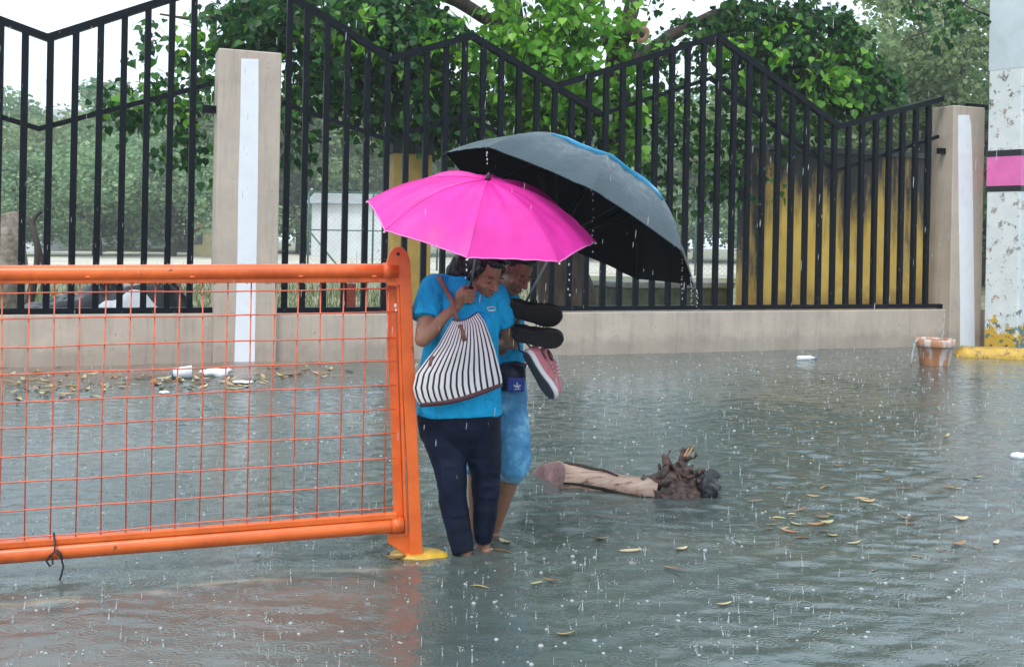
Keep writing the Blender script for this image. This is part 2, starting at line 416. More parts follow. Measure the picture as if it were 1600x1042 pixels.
# the field behind the boundary wall, and the sandy path across it
def field_mat(name, a, b_, c):
    m, n, b = new_mat(name); v = objcoord(n)
    nz = N(n, 'ShaderNodeTexNoise', Scale=0.35, Detail=8.0, Roughness=0.7); n.links.new(v, nz.inputs['Vector'])
    r = ramp(n, [(0.35, a), (0.5, b_), (0.65, c)]); n.links.new(nz.outputs['Fac'], r.inputs['Fac'])
    n.links.new(r.outputs['Color'], b.inputs['Base Color']); b.inputs['Roughness'].default_value = 0.8
    return m
def sheet(name, corners, z, mat):
    mb = MB(); mb.add([(x, y, z) for x, y in corners], [(0, 1, 2, 3)]); o = mb.build(name, mat, org=(0, 0, 0)); return tag(o, kind='structure')
q0 = W(-250, -0.2, 0); q1 = W(250, -0.2, 0)
sheet('field', [q0[:2], q1[:2], (q1 + 0 * WN)[:2] + np.array([-40, 200]), q0[:2] + np.array([0, 340])], 0.10,
      field_mat('field_grass', (0.10, 0.12, 0.05), (0.17, 0.17, 0.09), (0.30, 0.26, 0.18)))
sheet('path', [(-120, 40), (120, 46), (120, 84), (-120, 76)], 0.106, field_mat('wet_sand', (0.42, 0.38, 0.31), (0.52, 0.48, 0.40), (0.60, 0.56, 0.48)))

# ------------------------------------------------------------------ flood water
LOGP = pxz(960, 752)
FEET = [pxz(728, 868), pxz(757, 850), pxz(783, 846)]
POST = pxz(650, 870)
wx = np.arange(-12.5, 15.5, 0.035)
wy = [1.6]
while wy[-1] < 19.5: wy.append(wy[-1] + 0.006 + 0.0026 * wy[-1])
wy = np.array(wy)
WX, WY = np.meshgrid(wx, wy)
pp = np.stack([WX * 0.55, WY, WX * 0], -1)
wh = 0.0036 * fbm(pp, 2.2, 2, 21) + 0.0026 * fbm(pp, 6.0, 2, 31)
pp2 = np.stack([WX * 0.25 + WY * 0.1, WY, WX * 0], -1)
wh += 0.0030 * fbm(pp2, 4.6, 2, 41)
# wind and rain chop: many short crossing wavelets, mostly running towards and away from the wall
rw = np.random.default_rng(77); nwv = 46
w1 = 0.05 * fbm(np.stack([WX, WY, WX * 0], -1), 1.3, 2, 61); w2 = 0.05 * fbm(np.stack([WX, WY, WX * 0 + 5], -1), 1.3, 2, 62)
chop = np.zeros_like(WX)
for i_ in range(nwv):
    lam = 0.055 * (4.6 ** rw.random()); th = math.pi / 2 + rw.normal() * 0.65; sl = 0.135 * math.sqrt(2 / nwv)
    kx, ky_ = math.cos(th) * 2 * math.pi / lam, math.sin(th) * 2 * math.pi / lam
    ph_ = kx * (WX + w1) + ky_ * (WY + w2) + rw.uniform(0, 6.28)
    chop += sl * lam / (2 * math.pi) * np.sin(ph_)
wh += chop
amp = np.clip(0.75 + 0.5 * fbm(np.stack([WX, WY, WX * 0], -1), 0.45, 2, 55), 0.35, 1.5)
wh *= amp
def rings(cx, cy_, A, lam, L):
    r = np.hypot(WX - cx, WY - cy_) + 1e-6
    return A * np.sin(2 * math.pi * r / lam + 0.6 * noise(np.stack([WX, WY, WX * 0], -1), 3.0, 9)) * np.exp(-r / L)
for c in FEET: wh += rings(c[0], c[1], 0.0060, 0.14, 0.28)
wh += rings(FEET[2][0] + 0.35, FEET[2][1] + 0.35, 0.005, 0.22, 0.5)
wh += rings(POST[0], POST[1], 0.004, 0.12, 0.25)
for t in np.linspace(-0.6, 0.6, 4): wh += rings(LOGP[0] + t, LOGP[1], 0.0022, 0.13, 0.25)
# a standing ridge where the water spills over the edge of the raised apron
q = (WX - SH_A[0]) * SH_N[0] + (WY - SH_A[1]) * SH_N[1] + 0.05 * fbm(np.stack([WX, WY, WX * 0], -1), 1.6, 2, 5)
sgn = smooth01((0.5 - ((WX - SH_B[0]) * SH_D[0] + (WY - SH_B[1]) * SH_D[1])) / 0.8)
wh += sgn * 0.006 * np.exp(-(q / 0.05) ** 2)
def water_mat():
    m, n, b = new_mat('muddy_flood_water'); nd = n.nodes; L = n.links
    g = N(n, 'ShaderNodeNewGeometry'); mp = N(n, 'ShaderNodeMapping'); L.new(g.outputs['Position'], mp.inputs['Vector'])
    nz = N(n, 'ShaderNodeTexNoise', Scale=0.55, Detail=5.0, Roughness=0.6); L.new(mp.outputs[0], nz.inputs['Vector'])
    r = ramp(n, [(0.32, (0.058, 0.080, 0.076)), (0.55, (0.080, 0.102, 0.094)), (0.74, (0.120, 0.124, 0.098))]); L.new(nz.outputs['Fac'], r.inputs['Fac'])
    at = N(n, 'ShaderNodeAttribute'); at.attribute_name = 'clear'
    fo_ = N(n, 'ShaderNodeAttribute'); fo_.attribute_name = 'foam'
    sb = N(n, 'ShaderNodeTexNoise', Scale=1.7, Detail=5.0); L.new(mp.outputs[0], sb.inputs['Vector'])
    rs = ramp(n, [(0.35, (0.16, 0.145, 0.125)), (0.55, (0.21, 0.165, 0.135)), (0.70, (0.27, 0.15, 0.115))]); L.new(sb.outputs['Fac'], rs.inputs['Fac'])
    c1 = mixc(n, at.outputs['Fac'], r.outputs['Color'], rs.outputs['Color'])      # thinner water over brown silt
    c1 = mixc(n, fo_.outputs['Fac'], c1, (0.46, 0.40, 0.30))
    L.new(c1, b.inputs['Base Color'])
    b.inputs['Roughness'].default_value = 0.03; b.inputs['IOR'].default_value = 1.88; b.inputs['Specular IOR Level'].default_value = 0.5
    # raindrop rings: two Voronoi layers of decaying circular waves + fine chop
    def ring_layer(scale, freq, seed):
        mm = N(n, 'ShaderNodeMapping'); mm.inputs['Location'].default_value = (seed, seed * 2.3, 0); L.new(g.outputs['Position'], mm.inputs['Vector'])
        vo = N(n, 'ShaderNodeTexVoronoi', Scale=scale); vo.voronoi_dimensions = '2D'; L.new(mm.outputs[0], vo.inputs['Vector'])
        sp = N(n, 'ShaderNodeSeparateColor'); L.new(vo.outputs['Color'], sp.inputs[0])
        a = N(n, 'ShaderNodeMath', operation='MULTIPLY'); a.inputs[1].default_value = freq; L.new(vo.outputs['Distance'], a.inputs[0])
        ph = N(n, 'ShaderNodeMath', operation='MULTIPLY_ADD'); ph.inputs[1].default_value = 6.28; L.new(sp.outputs[0], ph.inputs[0]); L.new(a.outputs[0], ph.inputs[2])
        si = N(n, 'ShaderNodeMath', operation='SINE'); L.new(ph.outputs[0], si.inputs[0])
        fo = N(n, 'ShaderNodeMapRange'); fo.inputs['From Min'].default_value = 0.08; fo.inputs['From Max'].default_value = 0.55; fo.inputs['To Min'].default_value = 1; fo.inputs['To Max'].default_value = 0
        L.new(vo.outputs['Distance'], fo.inputs['Value'])
        m1 = N(n, 'ShaderNodeMath', operation='MULTIPLY'); L.new(si.outputs[0], m1.inputs[0]); L.new(fo.outputs[0], m1.inputs[1])
        gt = N(n, 'ShaderNodeMath', operation='GREATER_THAN'); gt.inputs[1].default_value = 0.55; L.new(sp.outputs[1], gt.inputs[0])
        m2 = N(n, 'ShaderNodeMath', operation='MULTIPLY'); L.new(m1.outputs[0], m2.inputs[0]); L.new(gt.outputs[0], m2.inputs[1])
        return m2.outputs[0]
    a1 = ring_layer(7.0, 38.0, 1.7); a2 = ring_layer(13.0, 26.0, 5.1)
    ad = N(n, 'ShaderNodeMath', operation='MULTIPLY_ADD'); ad.inputs[1].default_value = 0.6; L.new(a1, ad.inputs[0]); a2s = N(n, 'ShaderNodeMath', operation='MULTIPLY'); a2s.inputs[1].default_value = 0.55; L.new(a2, a2s.inputs[0]); L.new(a2s.outputs[0], ad.inputs[2])
    mp.inputs['Scale'].default_value = (0.5, 1.0, 1.0)
    ch = N(n, 'ShaderNodeTexNoise', Scale=12.0, Detail=5.0, Roughness=0.66); L.new(mp.outputs[0], ch.inputs['Vector'])
    m3 = N(n, 'ShaderNodeMath', operation='MULTIPLY_ADD'); m3.inputs[1].default_value = 4.2; L.new(ch.outputs['Fac'], m3.inputs[0]); L.new(ad.outputs[0], m3.inputs[2])
    bp = N(n, 'ShaderNodeBump', Strength=1.0, Distance=0.0015); L.new(m3.outputs[0], bp.inputs['Height']); L.new(bp.outputs[0], b.inputs['Normal'])
    # the silt is thick but not opaque: part of the light passes to the road beneath; on the shallow apron most of it does
    at3 = N(n, 'ShaderNodeMath', operation='MULTIPLY'); at3.inputs[1].default_value = 0.3; L.new(at.outputs['Fac'], at3.inputs[0])
    tr = N(n, 'ShaderNodeBsdfTransparent'); tr.inputs['Color'].default_value = (0.80, 0.82, 0.78, 1)
    fr = N(n, 'ShaderNodeFresnel', IOR=1.33); L.new(bp.outputs[0], fr.inputs['Normal'])
    inv = N(n, 'ShaderNodeMath', operation='SUBTRACT'); inv.inputs[0].default_value = 1.0; L.new(fr.outputs[0], inv.inputs[1])
    mu = N(n, 'ShaderNodeMath', operation='MULTIPLY'); L.new(at3.outputs[0], mu.inputs[0]); L.new(inv.outputs[0], mu.inputs[1])
    ms = N(n, 'ShaderNodeMixShader'); L.new(mu.outputs[0], ms.inputs[0]); L.new(b.outputs[0], ms.inputs[1]); L.new(tr.outputs[0], ms.inputs[2])
    L.new(ms.outputs[0], nd['Material Output'].inputs['Surface'])
    return m
wm = raw_mesh('water', np.stack([WX, WY, wh], -1).reshape(-1, 3), grid_faces(len(wy), len(wx)))
depth = np.clip(wh - ground_z(WX, WY), 0, 1)
clear = np.exp(-depth / 0.016)
a_ = wm.attributes.new('clear', 'FLOAT', 'POINT'); a_.data.foreach_set('value', np.ascontiguousarray(clear, np.float32).ravel())
fm = np.exp(-((q + 0.02) / 0.05) ** 2) * sgn * np.clip(0.15 + 0.9 * fbm(np.stack([WX * 1.0, WY * 2.5, WX * 0], -1), 7.0, 3, 77), 0, 0.42)
a_ = wm.attributes.new('foam', 'FLOAT', 'POINT'); a_.data.foreach_set('value', np.ascontiguousarray(fm, np.float32).ravel())
water = link('water', wm, water_mat()); tag(water, kind='structure')

# ------------------------------------------------------------------ boundary wall, pillars, fence
WALL_O = -0.08
s_l0 = sz(337, 320)[0]; s_l1 = sz(436, 320)[0]; zl = sz(390, 79)[1]
s_r0 = sz(1487, 350)[0]; s_r1 = sz(1536, 350)[0]; zr = sz(1510, 166)[1]
zt = sz(800, 489, WALL_O)[1]; zt_l = sz(200, 491, WALL_O)[1]
def wbox(mb, s0, s1, o0, o1, z0, z1):
    return mb.prism([(s0, z0), (s1, z0), (s1, z1), (s0, z1)], WD, np.array([0, 0, 1.]), WN, P1, o0, o1)
wl = wbox(MB(), -9.5, s_l0 + 0.01, WALL_O - 0.30, WALL_O, -0.2, zt_l).build('low_wall', 'tan', bevel=0.012, org=W(-3, -0.2, 0))
tag(wl, 'low tan plastered wall behind the orange barrier, left of the striped pillar', 'wall')
wr = wbox(MB(), s_l1 - 0.01, s_r0 + 0.01, WALL_O - 0.30, WALL_O, -0.2, zt).build('low_wall', 'tan', bevel=0.012, org=W(4, -0.2, 0))
tag(wr, 'long low tan plastered wall between the two striped pillars', 'wall')
Z3 = np.array([0, 0, 1.])
we = wbox(MB(), s_r1 - 0.01, s_r1 + 9, WALL_O - 0.30, WALL_O, -0.2, zt).build('low_wall', 'tan', bevel=0.012, org=W(s_r1 + 4, -0.2, 0))
tag(we, 'stretch of low tan wall continuing behind the peeling column', 'wall')
def pillar(s0, s1, z1, stripe, label):
    c = W((s0 + s1) / 2, -0.2, 0); t = thing('concrete_pillar', c, label, 'pillar')
    mb = wbox(MB(), s0, s1, -0.46, 0.0, -0.2, z1); mb.build('shaft', 'tan', t, bevel=0.015)
    poly = [sz(x, y) for x, y in stripe]
    MB().prism(poly, WD, Z3, WN, P1, -0.02, 0.005).build('painted_stripe', 'white_paint', t)
    return t
pillar(s_l0, s_l1, zl, [(366, 568), (368, 500), (371, 400), (372, 300), (375, 200), (376, 140), (377, 92), (404, 93), (404, 160), (403, 260), (402, 340), (400, 430), (399, 500), (398, 568)],
       'tall tan pillar with a white painted stripe behind the orange barrier')
pillar(s_r0, s_r1, zr, [(1500, 541), (1500, 470), (1498, 340), (1497, 240), (1497, 180), (1514, 180), (1517, 195), (1519, 260), (1521, 400), (1523, 541)],
       'shorter tan pillar with a white stripe beside the painted column')
FO = -0.20                                            # fence plane: middle of the wall
def poly_at(poly, s):
    P = [sz(x, y, FO) for x, y in poly]
    return float(np.interp(s, [p[0] for p in P], [p[1] for p in P]))
def rail(poly, hh, o0, o1, name, parent, mat='black_metal', pts=None):
    P = np.array(pts if pts is not None else [sz(x, y, FO) for x, y in poly])
    d = np.diff(P, axis=0); d /= np.linalg.norm(d, axis=1)[:, None]; nn = np.stack([-d[:, 1], d[:, 0]], 1)
    off = []
    for i in range(len(P)):
        a = nn[max(i - 1, 0)]; b = nn[min(i, len(nn) - 1)]; m_ = a + b; m_ /= np.linalg.norm(m_); off.append(m_ / max(0.3, m_ @ a))
    off = np.array(off) * hh
    up = P + off; lo = P - off
    mb = MB(); k = len(P); V = []
    for o in (o0, o1):
        for q_ in (lo, up): V += [W(a, o, z) for a, z in q_]
    f = []
    for i in range(k - 1):
        f += [(i, i+1, k+i+1, k+i), (2*k+i, 3*k+i, 3*k+i+1, 2*k+i+1), (i, 2*k+i, 2*k+i+1, i+1), (k+i, k+i+1, 3*k+i+1, 3*k+i)]
    f += [(0, k, 3*k, 2*k), (k-1, 3*k-1, 4*k-1, 2*k-1)]
    mb.add(V, f); return mb.build(name, mat, parent)
def fence(label, svals, top, mid, z_bot, s0, s1, brackets):
    c = W((s0 + s1) / 2, FO, z_bot - 0.03); t = thing('metal_fence', c, label, 'fence')
    for s in svals:
        z1 = poly_at(top, s); lean = random.uniform(-0.006, 0.006); h = 0.036
        mb = MB(); V = []
        for z, l in ((z_bot + 0.026, 0), (z1 - 0.02, lean)):
            for a, b in ((-h, -h), (h, -h), (h, h), (-h, h)): V.append(W(s + a + l, FO + b, z))
        mb.add(V, [(0, 1, 2, 3), (4, 7, 6, 5), (0, 4, 5, 1), (1, 5, 6, 2), (2, 6, 7, 3), (3, 7, 4, 0)]); mb.build('bar', 'black_metal', t, bevel=0.006)
    rail(top, 0.042, FO - 0.045, FO + 0.045, 'top_rail', t)
    rail(mid, 0.028, FO - 0.075, FO - 0.03, 'middle_rail', t)
    rail(None, 0.032, FO - 0.045, FO + 0.045, 'bottom_rail', t, pts=[(s0, z_bot), (s1, z_bot)])
    for (s, z) in brackets:
        wbox(MB(), s - 0.10, s + 0.10, FO - 0.02, FO + 0.052, z - 0.045, z + 0.045).build('bracket', 'black_metal', t)
    return t
zb_l = sz(200, 485, FO)[1]; zb = sz(900, 481.5, FO)[1]
sl = sz(34, 400, FO)[0]; ll = [sl + 0.2575 * k for k in range(-14, 8)]
bx = sz(318, 171, FO)
fence('black zigzag-topped bar fence left of the tall striped pillar', ll, [(-900, 20), (-420, -110), (-180, -35), (75, 60), (300, -12), (331, -22)],
      [(-900, 150), (-420, 40), (-180, 125), (60, 201), (330, 131)], zb_l, -9.3, s_l0 + 0.02, [(s_l0 - 0.06, bx[1])])
ra = sz(477, 200, FO)[0]; rb = sz(1450.6, 200, FO)[0]
allb = [ra + (rb - ra) * k / 38 for k in range(39)]
sp = sz(895, 200, FO)[0]
fence('black bar fence behind the umbrellas, right beside the tall striped pillar', [sz(449, 200, FO)[0]] + [s for s in allb if s < sp],
      [(440, -14), (610, 92), (738, 57), (937, 178)], [(440, 160), (603, 217), (735, 180), (905, 285)], zb, s_l1 - 0.02, sp + 0.05, [])
br = sz(1462, 236, FO)
fence('black zigzag bar fence in front of the mouldy yellow wall', [s for s in allb if s > sp],
      [(872, 134), (1120, 57), (1310, 198), (1472, 155)], [(937, 180), (1113, 122), (1308, 267), (1470, 213)], zb, sp + 0.055, s_r0 + 0.02, [(s_r0 - 0.02, br[1])])

# ------------------------------------------------------------------ painted column and kerb at the right
def peel_mat():
    m, n, b = new_mat('peeling_white_paint'); v = objcoord(n)
    nz = N(n, 'ShaderNodeTexNoise', Scale=3.0, Detail=6.0, Roughness=0.6); n.links.new(v, nz.inputs['Vector'])
    r = ramp(n, [(0.3, (0.60, 0.64, 0.64)), (0.7, (0.76, 0.77, 0.75))]); n.links.new(nz.outputs['Fac'], r.inputs['Fac'])
    p = N(n, 'ShaderNodeTexNoise', Scale=7.0, Detail=8.0, Roughness=0.72); n.links.new(v, p.inputs['Vector'])
    r2 = ramp(n, [(0.565, (0, 0, 0)), (0.60, (1, 1, 1))]); n.links.new(p.outputs['Fac'], r2.inputs['Fac'])
    p2 = N(n, 'ShaderNodeTexNoise', Scale=2.2, Detail=5.0); n.links.new(v, p2.inputs['Vector'])
    r3 = ramp(n, [(0.42, (0.16, 0.15, 0.14)), (0.52, (0.30, 0.31, 0.30)), (0.62, (0.45, 0.22, 0.08))]); n.links.new(p2.outputs['Fac'], r3.inputs['Fac'])
    out = mixc(n, r2.outputs['Color'], r.outputs['Color'], r3.outputs['Color'])
    # old yellow and black kerb paint splashed over the foot
    g = N(n, 'ShaderNodeNewGeometry'); sx = N(n, 'ShaderNodeSeparateXYZ'); n.links.new(g.outputs['Position'], sx.inputs[0])
    pn = N(n, 'ShaderNodeTexNoise', Scale=5.0, Detail=6.0, Roughness=0.7); n.links.new(v, pn.inputs['Vector'])
    md = N(n, 'ShaderNodeMath', operation='MULTIPLY_ADD'); md.inputs[1].default_value = -1.5; n.links.new(pn.outputs['Fac'], md.inputs[0]); n.links.new(sx.outputs['Z'], md.inputs[2])
    r4 = ramp(n, [(0.0, (1, 1, 1)), (0.03, (0, 0, 0))]); md2 = N(n, 'ShaderNodeMath', operation='ADD'); md2.inputs[1].default_value = 0.42; n.links.new(md.outputs[0], md2.inputs[0]); n.links.new(md2.outputs[0], r4.inputs['Fac'])
    pc = N(n, 'ShaderNodeTexNoise', Scale=11.0, Detail=3.0); n.links.new(v, pc.inputs['Vector'])
    r5 = ramp(n, [(0.45, (0.60, 0.36, 0.04)), (0.52, (0.60, 0.36, 0.04)), (0.55, (0.05, 0.05, 0.05)), (0.62, (0.10, 0.22, 0.24))]); n.links.new(pc.outputs['Fac'], r5.inputs['Fac'])
    out = mixc(n, r4.outputs['Color'], out, r5.outputs['Color'])
    n.links.new(out, b.inputs['Base Color']); b.inputs['Roughness'].default_value = 0.55
    bp = N(n, 'ShaderNodeBump', Strength=0.6, Distance=0.01); n.links.new(p.outputs['Fac'], bp.inputs['Height']); n.links.new(bp.outputs[0], b.inputs['Normal'])
    return m
M['peel'] = peel_mat()
M['pink_band'] = simple('pink_band_paint', S(228, 110, 175), 0.5, var=0.12, scale=5, bump=0.2)
M['black_band'] = simple('black_band_paint', (0.012, 0.012, 0.015), 0.5, var=0.3)
M['grey_paint'] = simple('blue_grey_paint', (0.56, 0.62, 0.65), 0.5, var=0.10, scale=3)
cc = px(1590, 545, 15.55); cl = px(1537, 545, 15.95)
ca = (cl - cc); ca[2] = 0; cb = np.array([-ca[1], ca[0], 0]); cb = -cb if cb[1] < 0 else cb
cb = cb / np.linalg.norm(cb) * 0.62 ; ca = ca / np.linalg.norm(ca) * (np.linalg.norm(ca))
ctr = cc + (ca + cb) / 2; ctr[2] = 0
def colz(y): return float(px(1560, y, 15.7)[2])
def colbox(z0, z1, g_=0.0):
    mb = MB(); k = 1 + g_ * 2 / np.linalg.norm(ca); k2 = 1 + g_ * 2 / np.linalg.norm(cb)
    q_ = [ctr + sx * ca * k / 2 + sy * cb * k2 / 2 for sx, sy in ((-1, -1), (1, -1), (1, 1), (-1, 1))]
    V = [(p[0], p[1], z) for z in (z0, z1) for p in q_]
    mb.add(V, [(0, 1, 2, 3), (4, 7, 6, 5), (0, 4, 5, 1), (1, 5, 6, 2), (2, 6, 7, 3), (3, 7, 4, 0)]); return mb
t = thing('painted_column', ctr, 'peeling white concrete column with a pink band at the right edge', 'column')
colbox(-0.2, 7.0).build('shaft', 'peel', t, bevel=0.02)
colbox(colz(107), 7.003, 0.004).build('grey_paint_coat', 'grey_paint', t)
colbox(colz(290), colz(244), 0.004).build('pink_band', 'pink_band', t)
colbox(colz(244) + 0.0005, colz(234), 0.005).build('black_band', 'black_band', t)
colbox(colz(299), colz(290) - 0.0005, 0.005).build('black_band', 'black_band', t)
# lamp bracket stub showing between the pillar and the column
wbox(MB(), s_r1 - 0.16, s_r1 + 0.30, -0.30, -0.20, zr + 0.003, zr + 0.085).build('metal_stub', 'black_metal', org=W(s_r1, -0.25, zr))
tag(bpy.data.objects['metal_stub'], 'short black metal stub lying on top of the shorter pillar', 'bracket')
def kerb_mat():
    m, n, b = new_mat('worn_yellow_kerb'); v = objcoord(n)
    nz = N(n, 'ShaderNodeTexNoise', Scale=9.0, Detail=7.0, Roughness=0.7); n.links.new(v, nz.inputs['Vector'])
    r = ramp(n, [(0.40, (0.06, 0.06, 0.055)), (0.46, (0.52, 0.31, 0.04)), (0.7, (0.66, 0.42, 0.06))]); n.links.new(nz.outputs['Fac'], r.inputs['Fac'])
    n.links.new(r.outputs['Color'], b.inputs['Base Color']); b.inputs['Roughness'].default_value = 0.5
    bp = N(n, 'ShaderNodeBump', Strength=0.7, Distance=0.02); n.links.new(nz.outputs['Fac'], bp.inputs['Height']); n.links.new(bp.outputs[0], b.inputs['Normal'])
    return m
k0 = pxz(1494, 557); k1 = pxz(1680, 566); kd = (k1 - k0); kl = np.linalg.norm(kd); kd /= kl; kn = np.array([-kd[1], kd[0], 0])
mb = MB(); ns = 40; Pk = []
for i in range(ns + 1):
    s = kl * i / ns; e = min(1, i / 3.0)
    jz = 0.02 * noise(np.array([s * 5, 0, 1.]), 1, 3); jo = 0.03 * noise(np.array([s * 6, 5, 1.]), 1, 4)
    row = []
    for (o_, z_) in ((-0.01, -0.15), (jo, 0.02), (0.02 + jo, 0.09 * e + jz), (0.07, 0.125 * e + jz), (0.42, 0.13 * e + jz * 0.5), (0.46, -0.15)):
        row.append(k0 + kd * s + kn * o_ + Z3 * z_)
    Pk.append(row)
mb.grid(Pk); mb.f.append(tuple(range(6))); mb.sm.append(False); mb.f.append(tuple(ns * 6 + j for j in range(6))[::-1]); mb.sm.append(False)
tag(mb.build('kerb', kerb_mat()), 'worn yellow painted kerb at the foot of the peeling column', 'kerb')

# ================================================================== BACKGROUND BEHIND THE FENCE
def mould_mat():
    m, n, b = new_mat('mouldy_yellow_wall'); v = objcoord(n)
    tc_ = N(n, 'ShaderNodeTexCoord'); sx = N(n, 'ShaderNodeSeparateXYZ'); n.links.new(tc_.outputs['Generated'], sx.inputs[0])
    nz = N(n, 'ShaderNodeTexNoise', Scale=3.0, Detail=6.0); n.links.new(v, nz.inputs['Vector'])
    r = ramp(n, [(0.3, (0.64, 0.40, 0.06)), (0.7, (0.76, 0.52, 0.11))]); n.links.new(nz.outputs['Fac'], r.inputs['Fac'])
    # drips of black mould from the coping: long vertical noise, shortened by height
    v2 = objcoord(n, (1.1, 1.1, 0.22)); st = N(n, 'ShaderNodeTexNoise', Scale=1.0, Detail=9.0, Roughness=0.68); n.links.new(v2, st.inputs['Vector'])
    a = N(n, 'ShaderNodeMath', operation='MULTIPLY_ADD'); a.inputs[1].default_value = 0.30; n.links.new(sx.outputs['Z'], a.inputs[0]); n.links.new(st.outputs['Fac'], a.inputs[2])
    r2 = ramp(n, [(0.60, (0, 0, 0)), (0.74, (1, 1, 1))]); n.links.new(a.outputs[0], r2.inputs['Fac'])
    out = mixc(n, r2.outputs['Color'], r.outputs['Color'], (0.018, 0.018, 0.016))
    # rust-brown mud line at the foot
    a2 = N(n, 'ShaderNodeMath', operation='MULTIPLY_ADD'); a2.inputs[1].default_value = 0.35; n.links.new(nz.outputs['Fac'], a2.inputs[0]); n.links.new(sx.outputs['Z'], a2.inputs[2])
    r3 = ramp(n, [(0.22, (1, 1, 1)), (0.48, (0, 0, 0))]); n.links.new(a2.outputs[0], r3.inputs['Fac'])
    out = mixc(n, r3.outputs['Color'], out, (0.20, 0.085, 0.025))
    n.links.new(out, b.inputs['Base Color']); b.inputs['Roughness'].default_value = 0.6
    return m
YO = -1.6
ya = sz(1163, 470, YO)[0]; yb = sz(1480, 470, YO)[0]; yz = sz(1300, 240, YO)[1]
t = thing('yellow_wall', W((ya + yb) / 2, YO, 0.1), 'mould-streaked yellow wall standing behind the black fence', 'wall')
wbox(MB(), ya, yb, YO - 0.25, YO, 0.0, yz).build('slab', mould_mat(), t)
wbox(MB(), ya - 0.04, yb + 0.04, YO - 0.30, YO + 0.05, yz, yz + 0.09).build('coping', 'dark_concrete', t)
# yellow post with a dark top
pa, pz0 = sz(613, 400, -1.9); pb = sz(673, 400, -1.9)[0]; pzm = sz(640, 240, -1.9)[1]; pzt = sz(640, 150, -1.9)[1]
t = thing('gate_post', W((pa + pb) / 2, -2.1, 0.1), 'square yellow post with dark grey top behind the pink umbrella', 'post')
wbox(MB(), pa, pb, -2.4, -1.9, 0.0, pzm).build('lower_shaft', simple('yellow_plaster', (0.52, 0.34, 0.08), 0.6, var=0.25, scale=4, bump=0.3), t, bevel=0.015)
wbox(MB(), pa - 0.02, pb + 0.02, -2.42, -1.88, pzm, pzt).build('upper_shaft', 'dark_concrete', t, bevel=0.015)
# concrete planter slab by the tree
ca0 = sz(968, 455, -2.6)[0]; ca1 = sz(1142, 455, -2.6)[0]; cz1 = sz(1050, 441, -2.6)[1]
t = thing('concrete_planter', W((ca0 + ca1) / 2, -3.0, 0.1), 'mossy concrete ledge behind the fence under the black umbrella', 'planter')
wbox(MB(), ca0, ca1, -3.6, -2.6, 0.0, cz1 - 0.10).build('base', simple('mossy_concrete', (0.10, 0.11, 0.07), 0.8, var=0.6, scale=6, bump=0.6), t)
wbox(MB(), ca0 - 0.05, ca1 + 0.05, -3.65, -2.55, cz1 - 0.10, cz1).build('slab', 'concrete', t, bevel=0.02)
# small red post
ra0 = sz(536, 470, -0.9)[0]; ra1 = sz(556, 470, -0.9)[0]; rz = sz(545, 443, -0.9)[1]
t_ = wbox(MB(), ra0, ra1, -1.05, -0.9, 0.0, rz).build('red_post', 'red_paint', bevel=0.01)
tag(t_, 'stubby red post just behind the fence, left of the yellow post', 'post')
# black plastic heap and white sack at the left
hp = W(sz(150, 478, -1.0)[0], -1.3, 0.1)
def heap(c, L, Dp, Hh, seed, name, mat, ang=None):
    a = np.linspace(0, 1, 40); b_ = np.linspace(-1, 1, 22); A, B = np.meshgrid(a, b_, indexing='ij')
    prof = np.sin(math.pi * np.clip(A, 0.0, 1)) ** 0.5 * (1 - np.abs(B) ** 2.2)
    X = (A - 0.5) * L; Yy = B * Dp / 2
    p = np.stack([X, Yy, X * 0 + seed], -1)
    fold = np.abs(fbm(p * np.array([1, 2.2, 1]), 2.6, 3, seed))
    Z = Hh * prof * (0.75 + 0.45 * fbm(p, 1.1, 2, seed + 3)) + 0.16 * fold * prof
    P = c + X[..., None] * WD + Yy[..., None] * (-WN) + (Z[..., None] - 0.01) * Z3
    return MB().grid(P).build(name, mat, org=c)
tag(heap(hp, 2.6, 1.3, 1.16, 4, 'plastic_sheet', 'plastic_black'), 'crumpled glossy black plastic sheet heaped behind the left fence', 'plastic sheet')
tag(heap(W(sz(215, 470, -0.7)[0], -0.75, 0.1), 1.5, 0.5, 0.74, 9, 'white_sack', 'plastic_white'), 'crumpled white sack lying in front of the black plastic heap', 'sack')

# ------------------------------------------------------------------ leaves
LT = np.array([[0, 0, 0], [-0.20, 0.06, 0.03], [-0.40, -0.14, 0.075], [-0.42, -0.36, 0.06], [-0.26, -0.62, 0.02], [-0.07, -0.84, -0.03], [0, -1.12, -0.10],
               [0.07, -0.84, -0.03], [0.26, -0.62, 0.02], [0.42, -0.36, 0.06], [0.40, -0.14, 0.075], [0.20, 0.06, 0.03], [0, -0.40, -0.02]], float)
LFa = np.array([[12, i, i + 1 if i < 11 else 0] for i in range(12)])
def leaf_frames(n, towards, droop=0.55, rg=rng):
    """random leaf orientations: blade hangs down, face turned outwards"""
    nrm = rg.normal(size=(n, 3)) * 0.75 + np.array(towards) + np.array([0, 0, 0.25])
    nrm /= np.linalg.norm(nrm, axis=1)[:, None]
    up = rg.normal(size=(n, 3)) * droop + np.array([0, 0, 1.0])
    up -= nrm * (up * nrm).sum(1)[:, None]; up /= np.linalg.norm(up, axis=1)[:, None]
    return np.stack([np.cross(up, nrm), up, nrm], -1)
def leaves_mesh(name, P, Fr, sizes, org):
    V = np.einsum('nij,kj->nki', Fr, LT) * sizes[:, None, None] + P[:, None, :] - np.array(org)
    Fc = (LFa[None] + (np.arange(len(P)) * 13)[:, None, None]).reshape(-1, 3)
    return raw_mesh(name, V.reshape(-1, 3), Fc, True)
